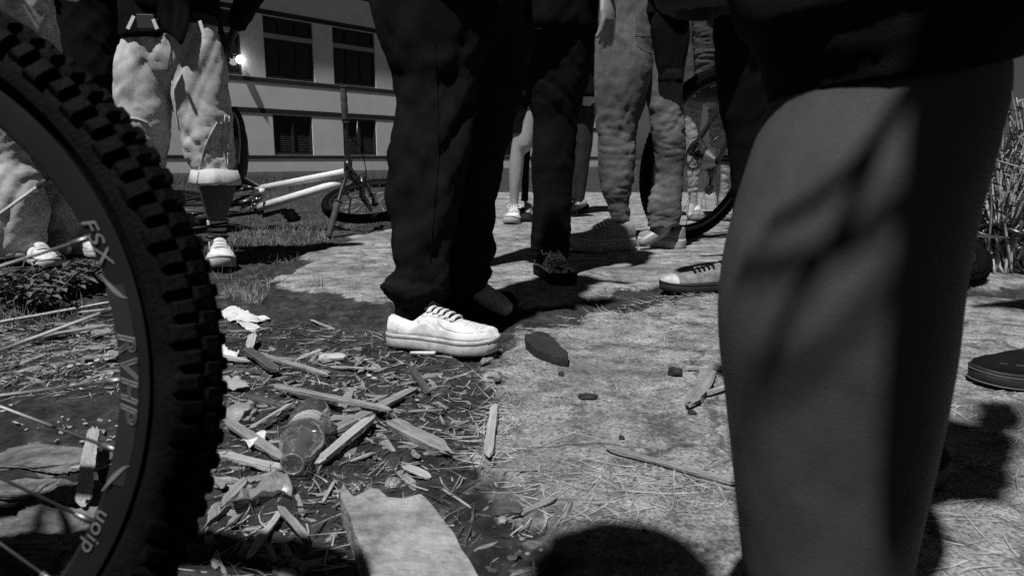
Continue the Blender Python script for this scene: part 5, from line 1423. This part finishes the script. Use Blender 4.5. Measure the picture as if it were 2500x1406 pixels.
# ------------------------------------------------------------------ weeds, grass, straw and chips: uncountable cover
rng = np.random.default_rng(5)
def blades(name, label, cat, spots, m, lmin, lmax, wd, tilt, kind='stuff', flat=False, curl=.5):
    q = MB()
    for x, y in spots:
        z = zsoil(x, y); L_ = rng.uniform(lmin, lmax); a = rng.uniform(0, 2 * PI)
        tl = rng.uniform(*tilt); d = Vector((math.cos(a) * math.sin(tl), math.sin(a) * math.sin(tl), math.cos(tl)))
        s_ = Vector((-math.sin(a), math.cos(a), 0)); b_ = Vector((x, y, z - .002)); w_ = wd * rng.uniform(.6, 1.3)
        P = []
        bend = Vector((rng.normal(), rng.normal(), 0)) * curl * L_ * .3
        for k in range(4):
            u = k / 3; p = b_ + d * L_ * u + bend * u * u - Vector((0, 0, (0 if flat else curl) * L_ * .45 * u * u * math.sin(tl)))
            if flat: p.z = max(p.z, z + .001)
            ww = w_ * (1 - .8 * u)
            P += [p + s_ * ww, p - s_ * ww + Vector((0, 0, ww * .6))]
        q.add(P, [(0, 1, 3, 2), (2, 3, 5, 4), (4, 5, 7, 6)])
    return tag(q.build(name, m, None, False), label, cat, kind=kind)
def scatter(polys, n, keep=None):
    out = []
    for pts, w_ in polys:
        P = poly(pts); lo_, hi_ = P.min(0), P.max(0); m_ = int(n * w_); c = 0; got = []
        while len(got) < m_ and c < 60:
            Q = rng.uniform(lo_, hi_, (m_ * 2, 2)); got += list(Q[signed(Q, P) > 0]); c += 1
        out += got[:m_]
    return out
gp = scatter([([(400, 600), (520, 560), (940, 520), (820, 575), (700, 640), (560, 700), (430, 700)], .5), ([(540, 720), (560, 690), (660, 690), (640, 735)], .12), ([(0, 800), (0, 650), (260, 640), (280, 770)], .28), ([(380, 470), (940, 470), (940, 522), (400, 560)], .35)], 13000)
dens = [p for p in gp if noise.noise(Vector((p[0] * 3.2, p[1] * 3.2, 4))) > -.12]
blades('dry_grass', 'short dry grass around the shoes and the fallen bicycle', 'grass', dens, M_GRASS, .015, .06, .0012, (.2, 1.25))
far = scatter([([(200, 432), (950, 432), (950, 470), (300, 470)], .5), ([(1290, 405), (2500, 405), (2500, 432), (1290, 440)], .5)], 5000)
blades('far_grass', 'dark grass strip along the foot of the building', 'grass', far, mat('dark grass blade', .035, .8, .5, .6), .05, .22, .004, (.1, .9))
for k, (px, py, n, ht, lb) in enumerate(((775, 700, 42, .085, 'tuft of stiff grass on the pale concrete edge left of the rolled hem'), (600, 715, 60, .075, 'spreading grass tuft between the pale sneaker and the torn paper'), (610, 560, 40, .05, 'low grass tuft by the chainring of the fallen bicycle'), (560, 672, 26, .06, 'wispy grass tuft right below the toe of the pale sneaker'))):
    c = gnd(px, py); q = MB()
    o = blades('grass_tuft', lb, 'grass tuft', [(c.x + rng.normal() * .028, c.y + rng.normal() * .02) for _ in range(n)], M_GRASS, ht * .4, ht, .0012, (.1, 1.2), kind=None)
    o['group'] = 'grass tufts on the bare soil'
st = scatter([([(0, 950), (0, 780), (290, 760), (300, 950)], .26), ([(510, 1400), (530, 760), (940, 800), (1180, 900), (1200, 1000), (1150, 1400)], .42), ([(1160, 1000), (1210, 930), (1280, 960), (1260, 1130), (1160, 1150)], .06), ([(1240, 1300), (1240, 1150), (1790, 1140), (1790, 1250)], .08), ([(1280, 800), (1560, 730), (1760, 700), (1760, 745), (1560, 780), (1300, 840)], .12), ([(1250, 1100), (1250, 850), (1770, 780), (1780, 1150)], .03), ([(2240, 1406), (2290, 900), (2500, 900), (2500, 1406)], .1), ([(1560, 740), (1640, 700), (1760, 720), (1760, 760)], .04)], 2800)
def slivers(name, label, cat, spots, m, lmin, lmax, asp):
    q = MB()
    for x, y in spots:
        z = zsoil(x, y); L_ = rng.uniform(lmin, lmax) * rng.choice((.5, 1, 1, 1.6)); wd = L_ * rng.uniform(*asp); th = wd * rng.uniform(.15, .6)
        a = rng.uniform(0, PI); ti = rng.normal() * .12
        Mx = Matrix.Rotation(a, 3, 'Z') @ Matrix.Rotation(ti, 3, 'Y') @ Matrix.Rotation(rng.normal() * .5, 3, 'X')
        c = Vector((x, y, z + th * .4)); rs = []
        for u, g in ((-.5, rng.uniform(.05, .8)), (-.28, 1), (0, rng.uniform(.8, 1.1)), (.27, rng.uniform(.6, 1)), (.5, rng.uniform(.02, .7))):
            oy = rng.normal() * wd * .12
            rs.append([c + Mx @ Vector((u * L_, oy + g * wd * .5 * yy, g * th * .5 * zz)) for yy, zz in ((-1, -1), (1, -.8), (.9, .9), (-.2, 1.1), (-1, .7))])
        q.rings(rs)
    return tag(q.build(name, m, None, False), label, cat, kind='stuff')
heap = [([(505, 1400), (530, 850), (700, 830), (960, 860), (1150, 930), (1120, 1150), (900, 1180), (820, 1400)], .62), ([(0, 950), (0, 790), (290, 770), (300, 930)], .45)]
slivers('splinter_litter', 'small broken splinters and bark bits strewn over the soil', 'splinters', scatter(heap, 620), M_WOOD, .012, .045, (.08, .3))
slivers('bark_litter', 'dark damp bark crumbs strewn over the soil', 'bark', scatter(heap + [([(1000, 1400), (1150, 900), (1240, 860), (1260, 1400)], .2)], 900), M_WOODDARK, .004, .018, (.12, .4))
slivers('edge_litter', 'short dry stalk pieces along the concrete edges', 'stalks', scatter([([(1180, 1400), (1160, 850), (1300, 800), (1330, 1400)], .3), ([(1250, 1280), (1250, 1150), (1790, 1120), (1790, 1250)], .4), ([(1280, 790), (1560, 725), (1760, 690), (1760, 760), (1560, 800)], .3)], 320), M_WOOD, .006, .03, (.05, .16))
blades('straw_litter', 'thin dry straw and stalks strewn over soil and concrete', 'straw', st, M_STRAW, .012, .075, .0009, (1.42, 1.57), flat=True, curl=.7)
st2 = scatter([([(510, 1400), (530, 760), (940, 800), (1180, 900), (1200, 1000), (1150, 1400)], .6), ([(0, 950), (0, 780), (290, 760), (300, 950)], .4)], 1500)
blades('dark_stalks', 'dark damp stalks strewn over the soil', 'stalks', st2, mat('dark stalk', .05, .85, .5, 5), .02, .09, .0014, (1.40, 1.57), flat=True, curl=.7)
q = MB()
for x, y in scatter([([(0, 1120), (0, 860), (295, 860), (285, 1120)], .75), ([(510, 1100), (530, 850), (900, 850), (1100, 1000)], .2)], 420):
    if noise.noise(Vector((x * 7, y * 7, 8))) < -.05: continue
    z = zsoil(x, y); s_ = .002 + .009 * rng.random() ** 3; a = rng.uniform(0, 6.3); tl = rng.uniform(-.6, .6)
    Mx = Matrix.Rotation(a, 3, 'Z') @ Matrix.Rotation(tl, 3, 'X')
    jit = lambda v: Vector([c * rng.uniform(.45, 1.35) for c in v])
    V = [Vector((x, y, z + .002)) + Mx @ jit(v) for v in ((-s_, -s_ * .4, 0), (s_ * .3, -s_ * .6, .0006), (s_, s_ * .1, 0), (.2 * s_, s_ * .6, 0), (-s_ * .8, s_ * .4, 0))]
    q.add(V + [v + Vector((0, 0, .0012)) for v in V], [(0, 1, 2, 3, 4), (5, 6, 7, 8, 9)] + [(i, (i + 1) % 5, 5 + (i + 1) % 5, 5 + i) for i in range(5)])
tag(q.build('wood_shavings', mat('pale shaving flakes', .34, .85, .6, 40), None, False), 'pale shavings and flakes strewn on the dark soil', 'shavings', kind='stuff')
q = MB()
for x, y in scatter([([(1250, 1350), (1200, 900), (1700, 760), (2200, 760), (2480, 1350)], .7), ([(700, 690), (830, 590), (1220, 560), (1750, 600), (1750, 690)], .3)], 900):
    z = zsoil(x, y); s_ = rng.uniform(.001, .0042) ; o_ = len(q.v)
    q.ball((x, y, z + s_ * .3), (s_, s_ * .8, s_ * .6), 6, 4)
tag(q.build('grit', mat('grit', .18, .9, .7, 9), None, True), 'loose grit scattered on the concrete', 'grit', kind='stuff')

# weeds at the left and the twiggy bush at the right
def weed(label, c, n, ht, spread, lsz, m_leaf, m_stem, group, bare=.3, name='weed'):
    t = empty(name, c, label, 'plant', group)
    qs, ql = MB(), MB()
    for i in range(n):
        a = rng.uniform(0, 2 * PI); h_ = ht * rng.uniform(.35, 1); sp = spread * rng.uniform(.1, 1)
        P = catmull([tuple(c + Vector((rng.normal() * spread * .15, rng.normal() * spread * .15, 0))), tuple(c + Vector((math.cos(a) * sp * .5, math.sin(a) * sp * .5, h_ * .55))), tuple(c + Vector((math.cos(a) * sp, math.sin(a) * sp, h_ * rng.uniform(.75, 1))))], 12)
        qs.tube(P, [.0022 * ht / .3 * (1 - .07 * k) + .0006 for k in range(12)], 5)
        for k in range(2, 12):
            if rng.random() < bare: continue
            p = Vector(P[k]); b_ = rng.uniform(0, 6.3); l_ = lsz * rng.uniform(.5, 1.2); d = Vector((math.cos(b_), math.sin(b_), rng.uniform(-.3, .7))).normalized(); s_ = d.cross(Vector((0, 0, 1))).normalized() * l_ * .22
            n_ = s_.cross(d).normalized() * l_ * .08
            ql.add([p, p + d * l_ * .45 + s_ + n_, p + d * l_ - n_, p + d * l_ * .45 - s_ + n_, p + d * l_ * .5 - n_], [(0, 1, 4), (1, 2, 4), (2, 3, 4), (3, 0, 4)])
    qs.build('stem', m_stem, t); ql.build('foliage', m_leaf, t, False)
    return t
for k, (px, py, lb) in enumerate(((40, 742, 'broad leafy weed at the left edge behind the spokes'), (165, 728, 'leafy weed between the two upper spokes'), (232, 716, 'weed against the inside of the near rim'), (100, 765, 'low weed under the long pale lath'))):
    weed(lb, gz(px, py), 26, .13, .11, .045, M_LEAF, M_GRASS, 'weeds behind the near wheel', .25)
for k, (px, Y, ht, lb) in enumerate(((2400, 2.9, .62, 'twiggy weed bush right of the big calf'), (2490, 2.75, .55, 'twiggy weed bush cut by the right edge'), (2350, 3.3, .80, 'taller twiggy bush farther back beside the big calf'), (2600, 3.2, .85, 'tall twiggy bush beyond the right edge'), (2440, 2.62, .72, 'dense twiggy weed in front of the other bushes at the right'), (2520, 3.0, .95, 'tallest twiggy weed at the right edge'))):
    p = at(px, 560, Y); p.z = 0
    weed(lb, p, 46, ht, .30, .05, mat('dull bush leaf', .11, .7, .6, 6), M_TWIG, 'twiggy bushes at the right', .45, 'bush')
# pale dry stalks through the bush
q = MB()
stalks = [((2375, 385), (2500, 412)), ((2340, 470), (2365, 590)), ((2310, 605), (2385, 585)), ((2355, 475), (2440, 480)), ((2445, 425), (2480, 440)), ((2365, 585), (2440, 615)), ((2430, 300), (2436, 480)), ((2470, 560), (2500, 515))]
for i, (a, c) in enumerate(stalks):
    q2 = MB(); A, B = at(*a, 2.5 + .04 * i), at(*c, 2.55 + .03 * i); q2.tube(catmull([tuple(A), tuple((A + B) / 2 + Vector((0, .01, .008))), tuple(B)], 10), .003, 6)
    q.add(q2.v, q2.f)
tag(q.build('dry_stalks', M_STRAW), 'pale dry stalks tangled in the bush right of the big calf', 'stalks', kind='stuff')
